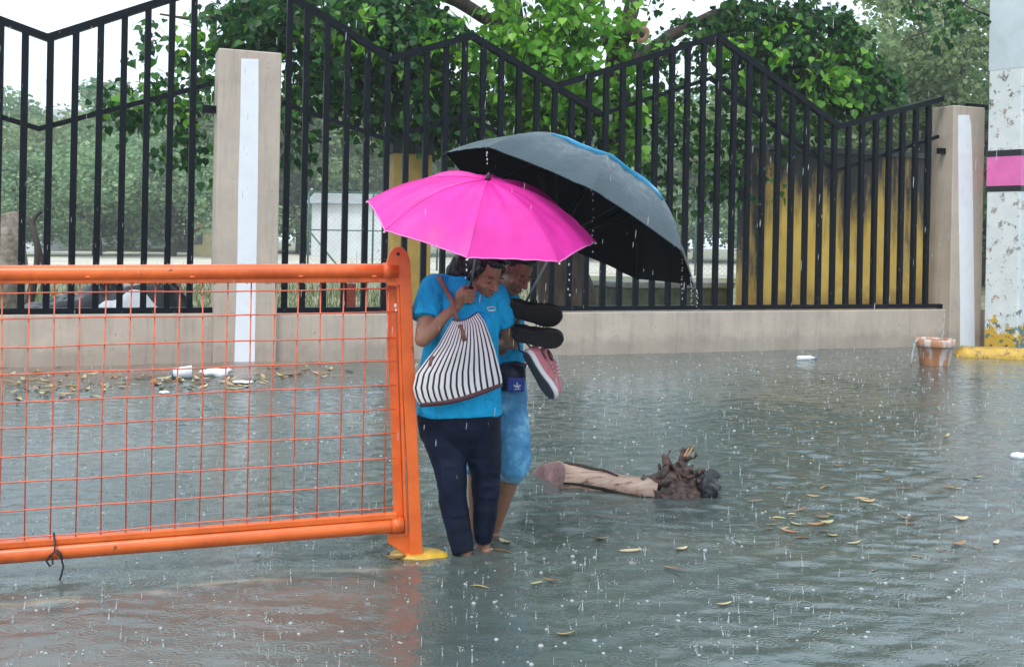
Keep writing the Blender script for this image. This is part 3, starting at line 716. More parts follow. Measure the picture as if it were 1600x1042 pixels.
def tri_tubes(segs, r):
    """thin 4-sided twigs from a list of polylines"""
    mb = MB()
    for s in segs: mb.tube(s, [r * (1 - 0.6 * i / (len(s) - 1)) for i in range(len(s))], 4, caps=False)
    return mb
def sprays(cx, cy_, rx, ry, Y, dY, n_spray, n_leaf, size=0.115):
    """twigs with hanging leaves filling an ellipsoid given by its centre and half-sizes"""
    P = []; seg = []
    for k in range(n_spray):
        while True:
            a, b, c = rng.uniform(-1, 1, 3)
            if a * a + b * b + c * c < 1: break
        base = px(cx + a * rx, cy_ + b * ry, Y + c * dY)
        az = rng.uniform(0, 6.28); dr = np.array([math.cos(az), math.sin(az), rng.uniform(-0.5, 0.15)]); L = rng.uniform(0.25, 0.55)
        pts = [base + dr * L * t + np.array([0, 0, -0.30 * L * t * t * 2]) for t in np.linspace(0, 1, 5)]
        seg.append(pts)
        for j in range(n_leaf):
            t = rng.uniform(0.05, 1); i = min(3, int(t * 4)); q = pts[i] + (pts[i + 1] - pts[i]) * (t * 4 - i)
            P.append(q + rng.normal(size=3) * np.array([0.085, 0.085, 0.05]) - np.array([0, 0, 0.05]))
    return np.array(P), seg

def bough(mb, pix, r0, r1, n=12, jit=0.03):
    """limb through (x, y, Y) picture points, with swelling and bends"""
    pts = np.array([px(*p) for p in pix]); k = len(pts)
    tt = np.linspace(0, k - 1, 8 * (k - 1) + 1); out = []
    for t in tt:
        i = min(int(t), k - 2); f = t - i
        p0, p1, p2, p3 = pts[max(i-1, 0)], pts[i], pts[i+1], pts[min(i+2, k-1)]
        out.append(0.5 * (2*p1 + (p2-p0)*f + (2*p0-5*p1+4*p2-p3)*f*f + (3*p1-p0-3*p2+p3)*f**3))
    out = np.array(out); out += jit * np.stack([noise(out, 3, 1), noise(out, 3, 2), noise(out, 3, 3)], -1)
    rr = [r0 + (r1 - r0) * t / tt[-1] + 0.012 * noise(np.array(q), 5, 7) for t, q in zip(tt, out)]
    mb.tube(out, rr, n); return out

# the broad heart-leaved tree just behind the fence
base = px(885, 520, 16.6); base[2] = 0.1
tree = thing('heart_leaved_tree', base, 'large tree with drooping heart-shaped leaves behind the middle of the fence', 'tree')
mb = MB()
bough(mb, [(887, 531, 16.6), (880, 440, 16.6), (868, 340, 16.6), (850, 230, 16.5)], 0.52, 0.30, 16, 0.06)
bough(mb, [(862, 300, 16.5), (828, 190, 16.4), (812, 120, 16.3), (800, 0, 16.3), (770, -180, 16.5)], 0.25, 0.10)
bough(mb, [(868, 320, 16.5), (935, 265, 16.3), (972, 190, 16.2), (960, 100, 16.2), (985, 20, 16.2), (1010, -150, 16.4)], 0.22, 0.09)
bough(mb, [(815, 130, 16.3), (855, 70, 16.0), (880, 45, 15.7), (915, 20, 15.6), (930, -60, 15.6)], 0.13, 0.06)
bough(mb, [(965, 115, 16.2), (1100, 30, 16.8), (1240, 20, 17.2), (1360, 60, 17.6)], 0.12, 0.035)
bough(mb, [(805, 60, 16.3), (680, -10, 15.8), (540, 20, 15.2), (420, 10, 14.8), (330, 30, 14.5), (250, 25, 14.4)], 0.12, 0.018)
bough(mb, [(420, 10, 14.8), (345, 80, 14.4), (290, 130, 14.3), (250, 165, 14.2)], 0.03, 0.010)
bough(mb, [(540, 20, 15.2), (480, 80, 14.8), (455, 180, 14.5)], 0.03, 0.010)
mb.build('trunk', 'bark', tree)
# sawn-off limbs
mb = MB(); st = bough(mb, [(950, 62, 16.2), (978, 52, 15.6), (1003, 54, 15.15)], 0.15, 0.135, 14, 0.01); mb.build('sawn_limb', 'bark', tree)
def cut_face(p, dirv, r, parent):
    mb = MB(); d = np.array(dirv, float); d /= np.linalg.norm(d); a = np.cross(d, [0, 0, 1]); a /= np.linalg.norm(a); b = np.cross(a, d)
    rings_ = []
    for q_, h in ((1.0, 0.004), (0.8, 0.012), (0.5, 0.010), (0.3, -0.01), (0.02, -0.03)):
        rings_.append([p + d * h + (a * math.cos(t) + b * math.sin(t)) * r * q_ * (1 + 0.06 * math.sin(3 * t)) for t in np.linspace(0, 6.2832, 18, endpoint=False)])
    mb.grid(rings_, wrap=True); mb.build('cut_end', 'cut_wood', parent)
cut_face(st[-1], st[-1] - st[-4], 0.128, tree)
mb = MB(); st = bough(mb, [(842, 70, 16.1), (856, 78, 15.6), (866, 84, 15.3)], 0.13, 0.11, 14, 0.01); mb.build('sawn_limb', 'bark', tree); cut_face(st[-1], st[-1] - st[-4], 0.105, tree)
mb = MB(); st = bough(mb, [(868, 300, 16.4), (868, 230, 16.0), (868, 200, 15.9)], 0.09, 0.075, 12, 0.01); mb.build('sawn_limb', 'bark', tree); cut_face(st[-1], st[-1] - st[-4], 0.07, tree)
TW = np.array([0.1, -0.55, 0.15])
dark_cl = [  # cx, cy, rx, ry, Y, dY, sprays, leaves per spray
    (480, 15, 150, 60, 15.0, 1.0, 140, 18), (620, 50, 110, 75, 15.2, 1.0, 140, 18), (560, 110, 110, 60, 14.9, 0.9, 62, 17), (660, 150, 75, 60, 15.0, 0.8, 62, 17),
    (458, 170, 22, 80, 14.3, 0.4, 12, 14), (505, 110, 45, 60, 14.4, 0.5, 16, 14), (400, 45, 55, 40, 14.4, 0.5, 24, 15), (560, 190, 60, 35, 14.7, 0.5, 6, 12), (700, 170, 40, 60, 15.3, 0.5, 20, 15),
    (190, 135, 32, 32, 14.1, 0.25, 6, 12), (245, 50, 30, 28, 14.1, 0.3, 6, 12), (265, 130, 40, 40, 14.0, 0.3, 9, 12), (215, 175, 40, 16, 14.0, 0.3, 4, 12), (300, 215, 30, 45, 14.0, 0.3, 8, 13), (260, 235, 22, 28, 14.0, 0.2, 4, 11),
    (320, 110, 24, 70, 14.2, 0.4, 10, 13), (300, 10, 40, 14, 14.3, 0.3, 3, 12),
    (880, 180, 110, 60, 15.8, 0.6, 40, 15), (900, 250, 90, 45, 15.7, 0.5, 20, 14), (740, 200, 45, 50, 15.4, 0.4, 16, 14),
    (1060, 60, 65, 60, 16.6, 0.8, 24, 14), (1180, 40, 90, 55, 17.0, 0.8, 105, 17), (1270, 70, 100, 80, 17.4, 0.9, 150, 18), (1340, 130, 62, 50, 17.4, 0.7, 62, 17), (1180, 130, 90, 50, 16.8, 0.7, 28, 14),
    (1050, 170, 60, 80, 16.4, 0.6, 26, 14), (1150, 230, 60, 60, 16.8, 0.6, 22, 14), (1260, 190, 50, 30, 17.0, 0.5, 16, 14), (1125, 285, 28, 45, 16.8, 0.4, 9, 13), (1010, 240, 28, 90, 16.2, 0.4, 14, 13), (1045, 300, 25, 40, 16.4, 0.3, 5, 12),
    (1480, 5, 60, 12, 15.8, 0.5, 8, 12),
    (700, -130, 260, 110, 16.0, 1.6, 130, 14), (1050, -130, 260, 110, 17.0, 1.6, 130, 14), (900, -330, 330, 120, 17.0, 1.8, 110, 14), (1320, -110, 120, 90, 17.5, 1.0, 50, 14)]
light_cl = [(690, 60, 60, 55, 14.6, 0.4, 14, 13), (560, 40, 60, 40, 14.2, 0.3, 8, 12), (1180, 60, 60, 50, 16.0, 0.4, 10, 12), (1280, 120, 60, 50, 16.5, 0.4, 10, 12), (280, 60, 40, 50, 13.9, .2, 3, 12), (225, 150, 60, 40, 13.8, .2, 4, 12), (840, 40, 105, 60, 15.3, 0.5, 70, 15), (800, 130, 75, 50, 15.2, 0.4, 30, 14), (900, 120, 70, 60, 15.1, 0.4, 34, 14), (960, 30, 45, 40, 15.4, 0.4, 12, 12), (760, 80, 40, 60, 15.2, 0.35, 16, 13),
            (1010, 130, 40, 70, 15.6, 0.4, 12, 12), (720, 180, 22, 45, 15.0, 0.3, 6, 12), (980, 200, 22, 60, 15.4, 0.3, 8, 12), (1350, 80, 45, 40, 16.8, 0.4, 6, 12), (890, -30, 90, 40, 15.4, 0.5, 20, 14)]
allseg = []
sets = []
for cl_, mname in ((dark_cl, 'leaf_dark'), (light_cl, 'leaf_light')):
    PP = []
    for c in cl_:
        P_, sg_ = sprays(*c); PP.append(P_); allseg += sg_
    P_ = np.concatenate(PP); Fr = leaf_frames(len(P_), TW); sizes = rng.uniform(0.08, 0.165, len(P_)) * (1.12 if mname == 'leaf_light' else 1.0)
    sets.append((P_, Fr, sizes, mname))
tri_tubes(allseg, 0.006).build('twigs', 'twig', tree); 
# the 300 largest-looking leaves are parts of their own, the rest one mass per leaf colour
def in_view(P):
    a = P[:, 0] / P[:, 1] * F; b = (P[:, 2] - H) / P[:, 1] * F; x = CX + a * cr + b * sr; y = CY + a * sr - b * cr
    return (x > 20) & (x < 1580) & (y > 8) & (y < 330)
one_leaf = {}
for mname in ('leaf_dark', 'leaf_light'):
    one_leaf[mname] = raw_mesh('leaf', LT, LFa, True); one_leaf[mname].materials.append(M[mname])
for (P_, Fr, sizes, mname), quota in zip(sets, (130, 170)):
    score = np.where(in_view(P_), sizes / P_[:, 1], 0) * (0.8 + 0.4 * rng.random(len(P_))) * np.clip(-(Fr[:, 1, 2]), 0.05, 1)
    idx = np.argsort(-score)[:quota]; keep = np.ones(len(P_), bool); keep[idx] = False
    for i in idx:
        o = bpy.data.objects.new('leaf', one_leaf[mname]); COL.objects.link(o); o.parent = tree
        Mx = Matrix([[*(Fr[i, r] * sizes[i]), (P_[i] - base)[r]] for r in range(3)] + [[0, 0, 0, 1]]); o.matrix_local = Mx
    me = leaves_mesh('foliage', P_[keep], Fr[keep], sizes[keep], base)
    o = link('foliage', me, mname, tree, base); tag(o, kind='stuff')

# old trunk at the far left
b0 = px(8, 450, 15.5); b0[2] = 0.1
t = thing('old_tree', b0, 'rough brown trunk standing behind the fence at the far left', 'tree')
mb = MB(); bough(mb, [(6, 530, 15.5), (10, 440, 15.5), (14, 370, 15.5), (8, 335, 15.5)], 0.34, 0.20, 16, 0.08); mb.build('trunk', simple('pale_bark', (0.30, 0.25, 0.20), 0.85, var=0.7, scale=10, bump=0.9, bscale=20), t)
mb = MB(); bough(mb, [(40, 500, 15.2), (58, 400, 15.2), (52, 350, 15.3), (66, 330, 15.4)], 0.07, 0.03, 8, 0.03); bough(mb, [(75, 480, 15.3), (60, 390, 15.2), (46, 340, 15.3)], 0.06, 0.03, 8, 0.03); mb.build('branch', 'twig', t)

# ------------------------------------------------------------------ far trees in the rain
def far_tree_meshes(seed, n, rx, rz, trunk_h, card=0.26):
    rg = np.random.default_rng(seed)
    lobes = [(rg.normal() * rx * 0.50, rg.normal() * rx * 0.45, trunk_h * 0.45 + rz * (0.10 + 1.5 * rg.random()), rx * rg.uniform(0.28, 0.52)) for _ in range(20)]
    P = []
    for _ in range(n):
        l = lobes[rg.integers(len(lobes))]; d = rg.normal(size=3); d /= np.linalg.norm(d)
        r = l[3] * rg.uniform(0.45, 1.05); P.append((l[0] + d[0] * r, l[1] + d[1] * r, l[2] + d[2] * r * 0.72))
    P = np.array(P); Q = np.array([[-.5, -.5, 0], [.5, -.35, 0.12], [.45, .5, 0], [-.4, .45, .12]])
    fr = leaf_frames(n, (0, 0, 0.3), 1.2, rg); sc = rg.uniform(0.55, 1.4, n) * card
    V = np.einsum('nij,kj->nki', fr, Q) * sc[:, None, None] + P[:, None]
    crown = raw_mesh('crown', V.reshape(-1, 3), np.arange(n * 4).reshape(-1, 4), False)
    mb = MB()
    def limb(a, b, r0, r1):
        a = np.array(a, float); b = np.array(b, float)
        pts = [a + (b - a) * t + np.array([0.15, 0.1, 0]) * math.sin(3 * t + seed) * np.linalg.norm(b - a) * 0.12 for t in np.linspace(0, 1, 6)]
        mb.tube(pts, [r0 + (r1 - r0) * t for t in np.linspace(0, 1, 6)], 8)
    limb((0, 0, -0.3), (0.1, 0, trunk_h + rz * 0.5), 0.32, 0.16)
    for l in lobes[:9]: limb((0, 0, trunk_h * 0.8), l[:3], 0.14, 0.03)
    return crown, mb.mesh('trunk', (0, 0, 0))
VAR = [far_tree_meshes(1, 12000, 4.2, 4.6, 2.2, 0.18), far_tree_meshes(2, 12000, 5.0, 4.0, 1.6, 0.18), far_tree_meshes(3, 12000, 3.6, 5.2, 2.6, 0.18), far_tree_meshes(3, 30000, 3.6, 5.2, 2.6, 0.105), far_tree_meshes(5, 30000, 4.4, 4.6, 2.0, 0.105)]
def far_tree(x, Y, top, var, mat, label, group=None, wide=1.0):
    b = px(x, 390, Y); b[2] = 0.08
    h = px(x, top, Y)[2]; cr_, tr_ = VAR[var]
    full = (8.9, 7.9, 10.6, 10.6, 8.9)[var]
    t = thing('far_tree', b, label, 'tree', group); k = h / full
    for nm, me, mt in (('crown', cr_, mat), ('trunk', tr_, 'bark')):
        key = nm + mt + str(var)
        if key not in CACHE:
            c = me.copy(); c.materials.clear(); c.materials.append(M[mt]); CACHE[key] = c
        o = bpy.data.objects.new(nm, CACHE[key]); COL.objects.link(o); o.parent = t
    t.scale = (k * wide, k * wide, k); t.rotation_euler.z = x * 0.37 + Y
    return t
CACHE = {}
row = [(-60, 92, 110, 0, 'far_leaf', 1.1), (45, 78, 165, 1, 'far_leaf2', 1.0), (120, 104, 128, 2, 'far_leaf2', 1.3), (200, 88, 150, 1, 'far_leaf', 1.1), (290, 96, 135, 0, 'far_leaf', 1.2), (385, 84, 120, 2, 'far_leaf2', 1.2),
       (470, 90, 130, 1, 'far_leaf', 1.1), (560, 80, 165, 0, 'far_leaf2', 1.1), (650, 95, 120, 1, 'far_leaf', 1.2), (760, 88, 130, 2, 'far_leaf', 1.2), (880, 92, 125, 0, 'far_leaf2', 1.2), (990, 84, 150, 1, 'far_leaf', 1.2),
       (1090, 76, 150, 2, 'far_leaf2', 1.2), (1190, 86, 120, 0, 'far_leaf', 1.2), (1290, 80, 100, 1, 'far_leaf', 1.2), (1700, 70, 60, 2, 'far_leaf', 1.2)]
for i, (x, Y, top, v, mt, wd) in enumerate(row):
    where = 'seen left of the tall striped pillar' if x < 330 else 'just right of the tall striped pillar' if x < 600 else 'behind the heart-leaved tree' if x < 1300 else 'hidden behind the column'
    far_tree(x, Y, top, v, mt, 'hazy tree in the distant tree line, ' + where, 'distant trees ' + where, wd)
far_tree(150, 64, 215, 1, 'far_leaf', 'low rounded hazy tree left of the tall striped pillar, beyond the field', None, 1.15)
far_tree(30, 60, 225, 0, 'far_leaf', 'low hazy tree beyond the field at the far left', None, 1.2)
far_tree(268, 66, 205, 1, 'far_leaf', 'low hazy tree showing just left of the tall striped pillar', None, 1.2)
far_tree(1440, 34, -110, 3, 'far_leaf2', 'tall pale tree rising behind the shorter pillar at the right', None, 1.0)
far_tree(1545, 40, -60, 4, 'far_leaf', 'tall pale tree partly hidden by the peeling column', None, 1.1)
far_tree(1360, 42, 40, 4, 'far_leaf', 'bushy tree behind the mouldy yellow wall', None, 1.1)
# bare dangling branches in front of the right trees
bb = px(1540, -60, 16.4)
t = thing('bare_branch', bb, 'thin bare branches hanging in at the top right beside the column', 'branch')
for pix, r0 in (([(1560, -70, 16.4), (1500, 15, 16.2), (1460, 45, 16.1), (1420, 60, 16.0), (1400, 90, 16.0)], 0.022), ([(1430, -40, 16.4), (1436, 30, 16.2), (1445, 65, 16.1), (1455, 105, 16.1)], 0.018),
                ([(1560, 30, 16.3), (1520, 15, 16.2), (1500, 2, 16.2), (1470, -5, 16.2)], 0.018), ([(1500, 15, 16.2), (1525, 30, 16.2), (1536, 42, 16.2)], 0.012), ([(1460, 45, 16.1), (1448, 25, 16.1), (1455, 8, 16.1)], 0.010)):
    mb = MB(); bough(mb, pix, r0, r0 * 0.4, 6, 0.02); mb.build('twig', 'twig', t)

# ------------------------------------------------------------------ far fence, huts and buildings
def far_box(name, x0, x1, y0, y1, Y, dep, label, cat, wall, roof=True, wins=0):
    a = px(x0, y1, Y); b = px(x1, y1, Y); zt_ = px(x0, y0, Y)[2]; c = np.array([(a[0] + b[0]) / 2, Y + dep / 2, 0.08])
    t = thing(name, c, label, cat); w = b[0] - a[0]
    MB().box((c[0], c[1], zt_ / 2), (w, dep, zt_)).build('wall', wall, t)
    if roof:
        mb = MB(); e = 0.4; h = zt_ * 0.16 + 0.3
        mb.add([(c[0]-w/2-e, c[1]-dep/2-e, zt_+.02), (c[0]+w/2+e, c[1]-dep/2-e, zt_+.02), (c[0]+w/2+e, c[1]+dep/2+e, zt_+.02), (c[0]-w/2-e, c[1]+dep/2+e, zt_+.02), (c[0]-w/2-e, c[1], zt_+h), (c[0]+w/2+e, c[1], zt_+h)],
               [(0,1,5,4), (2,3,4,5), (1,2,5), (3,0,4), (0,3,2,1)]); mb.build('roof', 'far_roof', t)
    for k in range(wins):
        xx = c[0] - w/2 + w * (k + 0.5) / wins
        MB().box((xx, Y - 0.02, zt_ * 0.55), (w / wins * 0.5, 0.1, zt_ * 0.35)).build('window', 'far_glass', t)
    return t
far_box('far_building', -150, 330, 192, 380, 112, 10, 'long pale building with a grey roof beyond the left trees', 'building', 'far_white', True, 14)
far_box('white_hut', 486, 600, 318, 398, 72, 6, 'white walled hut across the field behind the fence', 'hut', 'far_white', True, 0)
far_box('cream_booth', 298, 322, 346, 396, 66, 2.5, 'small cream booth beside the tall striped pillar, across the field', 'booth', 'far_yellow', True, 1)
far_box('white_hut', 22, 64, 350, 394, 74, 5, 'small white hut across the field at the far left', 'hut', 'far_white', True, 1)
YF = 46.0
fx0 = px(483, 300, YF); zt_f = fx0[2]
t = thing('chain_link_fence', (px(640, 300, YF)[0], YF, 0.1), 'green pipe and wire fence across the field', 'fence')
def gy_(x): return px(x, 300, YF)[0]
xs_f = list(np.arange(gy_(483), gy_(1200), 2.9))
for x in xs_f: MB().tube([(x, YF, 0.05), (x, YF, zt_f)], 0.045, 8).build('post', 'green_pipe', t)
MB().tube([(xs_f[0], YF, zt_f), (xs_f[-1], YF, zt_f)], 0.04, 8).build('top_rail', 'green_pipe', t)
MB().tube([(xs_f[0], YF, zt_f * 0.52), (xs_f[-1], YF, zt_f * 0.52)], 0.03, 8).build('middle_rail', 'green_pipe', t)
MB().tube([(xs_f[0], YF, zt_f * 0.52), (xs_f[0] + 1.5, YF, 0.05)], 0.04, 8).build('brace', 'green_pipe', t)
mb = MB()
Lf = xs_f[-1] - xs_f[0]; hf = zt_f - 0.15
for k in range(int((Lf + hf) / 0.22)):
    for sgn_ in (1, -1):
        u0 = -hf + k * 0.22; a, b = u0, u0 + hf; za, zb_ = 0.1, zt_f - 0.05
        if a < 0: za += -a; a = 0
        if b > Lf: zb_ -= b - Lf; b = Lf
        if b <= a: continue
        x0, x1 = (xs_f[0] + a, xs_f[0] + b) if sgn_ > 0 else (xs_f[-1] - a, xs_f[-1] - b)
        mb.tube([(x0, YF - 0.03, za), (x1, YF - 0.03, zb_)], 0.006, 3, caps=False)
tag(mb.build('wire_mesh', simple('galvanised_wire', (0.30, 0.32, 0.33), 0.4, var=0.2), t), kind='stuff')

# rough grass growing behind the wall
ng = 9000
gs = rng.uniform(-7, 12, ng); go = -0.45 - rng.random(ng) ** 1.5 * 14
gh = rng.uniform(0.08, 0.34, ng) * (1 + 0.8 * noise(np.stack([gs, go, gs * 0], -1), 0.9, 4))
B = P1 + WD * gs[:, None] + WN * go[:, None]; B[:, 2] = 0.10
az = rng.uniform(0, 6.28, ng); side = np.stack([np.cos(az), np.sin(az), az * 0], 1) * 0.012
lean = rng.normal(size=(ng, 3)) * 0.3; lean[:, 2] = 1
V = np.stack([B - side, B + side, B + lean * gh[:, None] * 0.6 + side * 0.5, B + lean * gh[:, None] + np.array([0, 0, -0.1]) * gh[:, None]], 1)
gm = raw_mesh('grass', V.reshape(-1, 3), np.arange(ng * 4).reshape(-1, 4), False)
tag(link('grass', gm, 'grass'), 'rough wet grass growing behind the boundary wall', 'grass', kind='stuff')

# ================================================================== ORANGE BARRIER
Zu = np.array([0, 0, 1.])
bar = thing('steel_barrier', POST * [1, 1, 0] + [0, 0, -0.05], 'orange steel barrier with wire mesh panel standing in the floodwater', 'barrier')
def bprism(name, pix, o0, o1, mat='orange', bev=0.004, parent=None):
    P = [pxb(x, y) for x, y in pix]; q = [((p - BA) @ BD, p[2]) for p in P]
    return MB().prism(q, BD, Zu, BN, BA * [1, 1, 0], o0, o1).build(name, mat, parent or bar, bevel=bev)
plate = bprism('post', [(604, 446), (604, 408), (608, 395), (615, 387), (622, 385), (629, 387), (636, 395), (640, 408), (642, 446), (648, 600), (654, 740), (660, 872), (640, 872), (636, 740), (629, 600), (624, 446)], -0.012, 0.022)
bprism('inner_flange', [(604, 447), (618, 447), (632, 834), (617, 834)], -0.040, -0.014)
bprism('edge_strip', [(619, 440), (624, 440), (637, 836), (632, 836)], -0.045, 0.012)
bprism('gusset', [(605, 834), (640, 832), (645, 872), (636, 868), (606, 848)], -0.016, 0.004)
def bl(x0, y0, x1, y1, xa, xb, o=0.0):
    f = lambda x: y0 + (y1 - y0) * (x - x0) / (x1 - x0)
    return [pxb(x, f(x), o) for x in np.linspace(xa, xb, 14)]
MB().tube(bl(0, 428, 618, 424, -330, 622), 0.0375, 18).build('top_pipe', 'orange', bar)
MB().tube(bl(0, 868, 614, 820, -330, 630), 0.036, 18).build('bottom_pipe', 'orange', bar)
for (y0, x1, y1, nm) in ((438.5, 610, 437, 'upper_flat_bar'), (851, 614, 804.5, 'lower_flat_bar')):
    pts = bl(0, y0, x1, y1, -330, 620); pts = [pts[0], pts[-1]]
    a, b = pts; mb = MB(); V = []
    for p in (a, b):
        for o_, z_ in ((-0.022, -0.013), (0.022, -0.013), (0.022, 0.013), (-0.022, 0.013)): V.append(p + BN * o_ + Zu * z_)
    mb.add(V, [(0, 1, 2, 3), (4, 7, 6, 5), (0, 4, 5, 1), (1, 5, 6, 2), (2, 6, 7, 3), (3, 7, 4, 0)]); mb.build(nm, 'orange', bar, bevel=0.003)
for x, y in ((137, 437), (300, 437), (470, 436), (585, 436)):
    p = pxb(x, y - 4, 0.028); MB().ell(p, (0.016, 0.010, 0.007)).build('weld', 'orange', bar)
MB().tube([pxb(598, 424), pxb(612, 424)], 0.0405, 18).build('pipe_collar', 'orange', bar)
MB().tube([pxb(612, 820), pxb(626, 819)], 0.040, 18).build('pipe_collar', 'orange', bar)
MB().ell(pxb(622, 397, 0.024), (0.008, 0.006, 0.008)).build('bolt', 'black_wire', bar)
for x, y in ((618, 478), (619, 486)): MB().ell(pxb(x, y, -0.008), (0.007, 0.005, 0.011)).build('lock_pin', 'plastic_white', bar)
# second post outside the left edge of the view
MB().prism([((pxb(-330, 430) - BA) @ BD - 0.05, -0.05), ((pxb(-330, 430) - BA) @ BD + 0.06, -0.05), ((pxb(-330, 430) - BA) @ BD + 0.06, 1.42), ((pxb(-330, 430) - BA) @ BD, 1.48), ((pxb(-330, 430) - BA) @ BD - 0.05, 1.42)], BD, Zu, BN, BA * [1, 1, 0], -0.012, 0.022).build('post', 'orange', bar)
xa = (pxb(42, 640) - BA) @ BD; xb_ = (pxb(568.5, 640) - BA) @ BD; stp = (xa - xb_) / 14
hy_l = [458.6, 497, 542, 583, 627, 667, 711, 752, 797, 839]; hy_r = [452, 488, 527, 563, 601, 639, 677, 715, 753, 792]
def lineZ(pts, u):
    us = [(p - BA) @ BD for p in pts]; zs = [p[2] for p in pts]
    return zs[0] + (zs[-1] - zs[0]) * (u - us[0]) / (us[-1] - us[0])
tb = [pxb(0, 441), pxb(610, 439)]; bb_ = [pxb(0, 849), pxb(614, 803)]
def BP(u, o, z): return (BA * [1, 1, 0]) + BD * u + BN * o + Zu * z
for k in range(-1, 24):
    u = xb_ + stp * k
    w = random.uniform(-0.006, 0.006); z0 = lineZ(bb_, u); z1 = lineZ(tb, u)
    MB().tube([BP(u, 0.0, z0 - 0.005), BP(u + w, 0.002, (z0 + z1) / 2), BP(u - w, 0.0, z1 + 0.01)], 0.0033, 6).build('wire', 'wire_orange', bar)
ul = (pxb(-300, 640) - BA) @ BD; ur = (pxb(618, 640) - BA) @ BD
for yl, yr in zip(hy_l, hy_r):
    pl = [pxb(42, yl), pxb(600, yr)]
    pts = [BP(u, 0.0085, lineZ(pl, u) + random.uniform(-0.004, 0.004)) for u in np.linspace(ul, ur, 12)]
    MB().tube(pts, 0.0033, 6).build('wire', 'wire_orange', bar)
# yellow foot plate
fc = pxz(650, 866, 0.0); mb = MB(); rr_ = []
for k_, z_ in ((0.02, 0.024), (0.45, 0.022), (0.8, 0.016), (0.96, 0.006), (1.0, -0.012), (1.0, -0.05)):
    rr_.append([fc + np.array([math.cos(t) * 0.145 * k_ * (1 + 0.10 * math.cos(t)), math.sin(t) * 0.085 * k_, z_]) for t in np.linspace(0, 6.2832, 40, endpoint=False)])
mb.grid(rr_, wrap=True); mb.build('foot_plate', 'yellow_plate', bar)
# black tie wire hanging from the lower pipe
tie = thing('tie_wire', pxb(85, 900, 0.04), 'twisted black tie wire dangling from the lower barrier pipe', 'wire')
MB().tube([pxb(84, 832, 0.01), pxb(86, 850, 0.042), pxb(85, 862, 0.046), pxb(78, 868, 0.05), pxb(72, 876, 0.05), pxb(78, 884, 0.05), pxb(83, 880, 0.05), pxb(80, 868, 0.05), pxb(86, 861, 0.05), pxb(95, 870, 0.05), pxb(99, 884, 0.05), pxb(96, 898, 0.048), pxb(92, 908, 0.046)], 0.0042, 6).build('strand', 'black_wire', tie)
MB().tube([pxb(88, 858, 0.05), pxb(95, 864, 0.05), pxb(97, 874, 0.05)], 0.004, 6).build('strand', 'black_wire', tie)

# ================================================================== UMBRELLAS
def cloth_mat(name, col, rough=0.5, trans=0.0, spec=0.4, wet=0.0, crease=0.0, damp=0.0):
    m, n, b = new_mat(name); v = objcoord(n)
    nz = N(n, 'ShaderNodeTexNoise', Scale=7.0, Detail=5.0); n.links.new(v, nz.inputs['Vector']); c = np.array(col)
    r = ramp(n, [(0.3, tuple(c * 0.86)), (0.7, tuple(np.clip(c * 1.1, 0, 1)))]); n.links.new(nz.outputs['Fac'], r.inputs['Fac']); n.links.new(r.outputs['Color'], b.inputs['Base Color'])
    if damp:                                          # soaked patches of the cloth
        dn = N(n, 'ShaderNodeTexNoise', Scale=3.5, Detail=6.0, Roughness=0.65); n.links.new(v, dn.inputs['Vector'])
        dr_ = ramp(n, [(0.48, (1, 1, 1)), (0.60, (1 - damp,) * 3)]); n.links.new(dn.outputs['Fac'], dr_.inputs['Fac'])
        n.links.new(mixc(n, 1.0, r.outputs['Color'], dr_.outputs['Color'], 'MULTIPLY'), b.inputs['Base Color'])
    b.inputs['Roughness'].default_value = rough; b.inputs['Specular IOR Level'].default_value = spec
    nb = N(n, 'ShaderNodeTexNoise', Scale=24.0, Detail=5.0); n.links.new(v, nb.inputs['Vector'])
    if crease:
        nb.inputs['Scale'].default_value = 7.0; nb.inputs['Distortion'].default_value = 1.2
    bp = N(n, 'ShaderNodeBump', Strength=0.22 if not crease else 0.9, Distance=0.008 if not crease else crease); n.links.new(nb.outputs['Fac'], bp.inputs['Height']); n.links.new(bp.outputs[0], b.inputs['Normal'])
    if wet:
        wr_ = ramp(n, [(0.35, (rough,) * 3), (0.65, (max(0.12, rough - wet),) * 3)]); n.links.new(nb.outputs['Fac'], wr_.inputs['Fac']); n.links.new(wr_.outputs['Color'], b.inputs['Roughness'])
    if trans:
        tr = N(n, 'ShaderNodeBsdfTranslucent'); n.links.new(r.outputs['Color'], tr.inputs['Color']); ms = N(n, 'ShaderNodeMixShader'); ms.inputs[0].default_value = trans
        n.links.new(b.outputs[0], ms.inputs[1]); n.links.new(tr.outputs[0], ms.inputs[2]); n.links.new(ms.outputs[0], n.nodes['Material Output'].inputs['Surface'])
    return m
M['pink_cloth'] = cloth_mat('pink_nylon', (0.90, 0.045, 0.44), 0.45, 0.30)
M['pink_seam'] = cloth_mat('pink_seam', (0.70, 0.03, 0.33), 0.5)
M['pink_tape'] = cloth_mat('pale_pink_tape', (0.80, 0.22, 0.50), 0.5)
M['grey_cloth'] = cloth_mat('wet_charcoal_nylon', (0.034, 0.056, 0.070), 0.45, 0.0, spec=0.5, wet=0.22)
M['black_cloth'] = cloth_mat('black_lining', (0.006, 0.007, 0.010), 0.7, spec=0.15)
M['cyan_cloth'] = cloth_mat('cyan_nylon', (0.02, 0.30, 0.55), 0.4, 0.1, spec=0.7, wet=0.2)
M['steel'] = simple('umbrella_steel', (0.25, 0.26, 0.28), 0.3, metal=0.9, var=0.2)
M['black_plastic'] = simple('black_plastic', (0.012, 0.012, 0.014), 0.35, var=0.2)
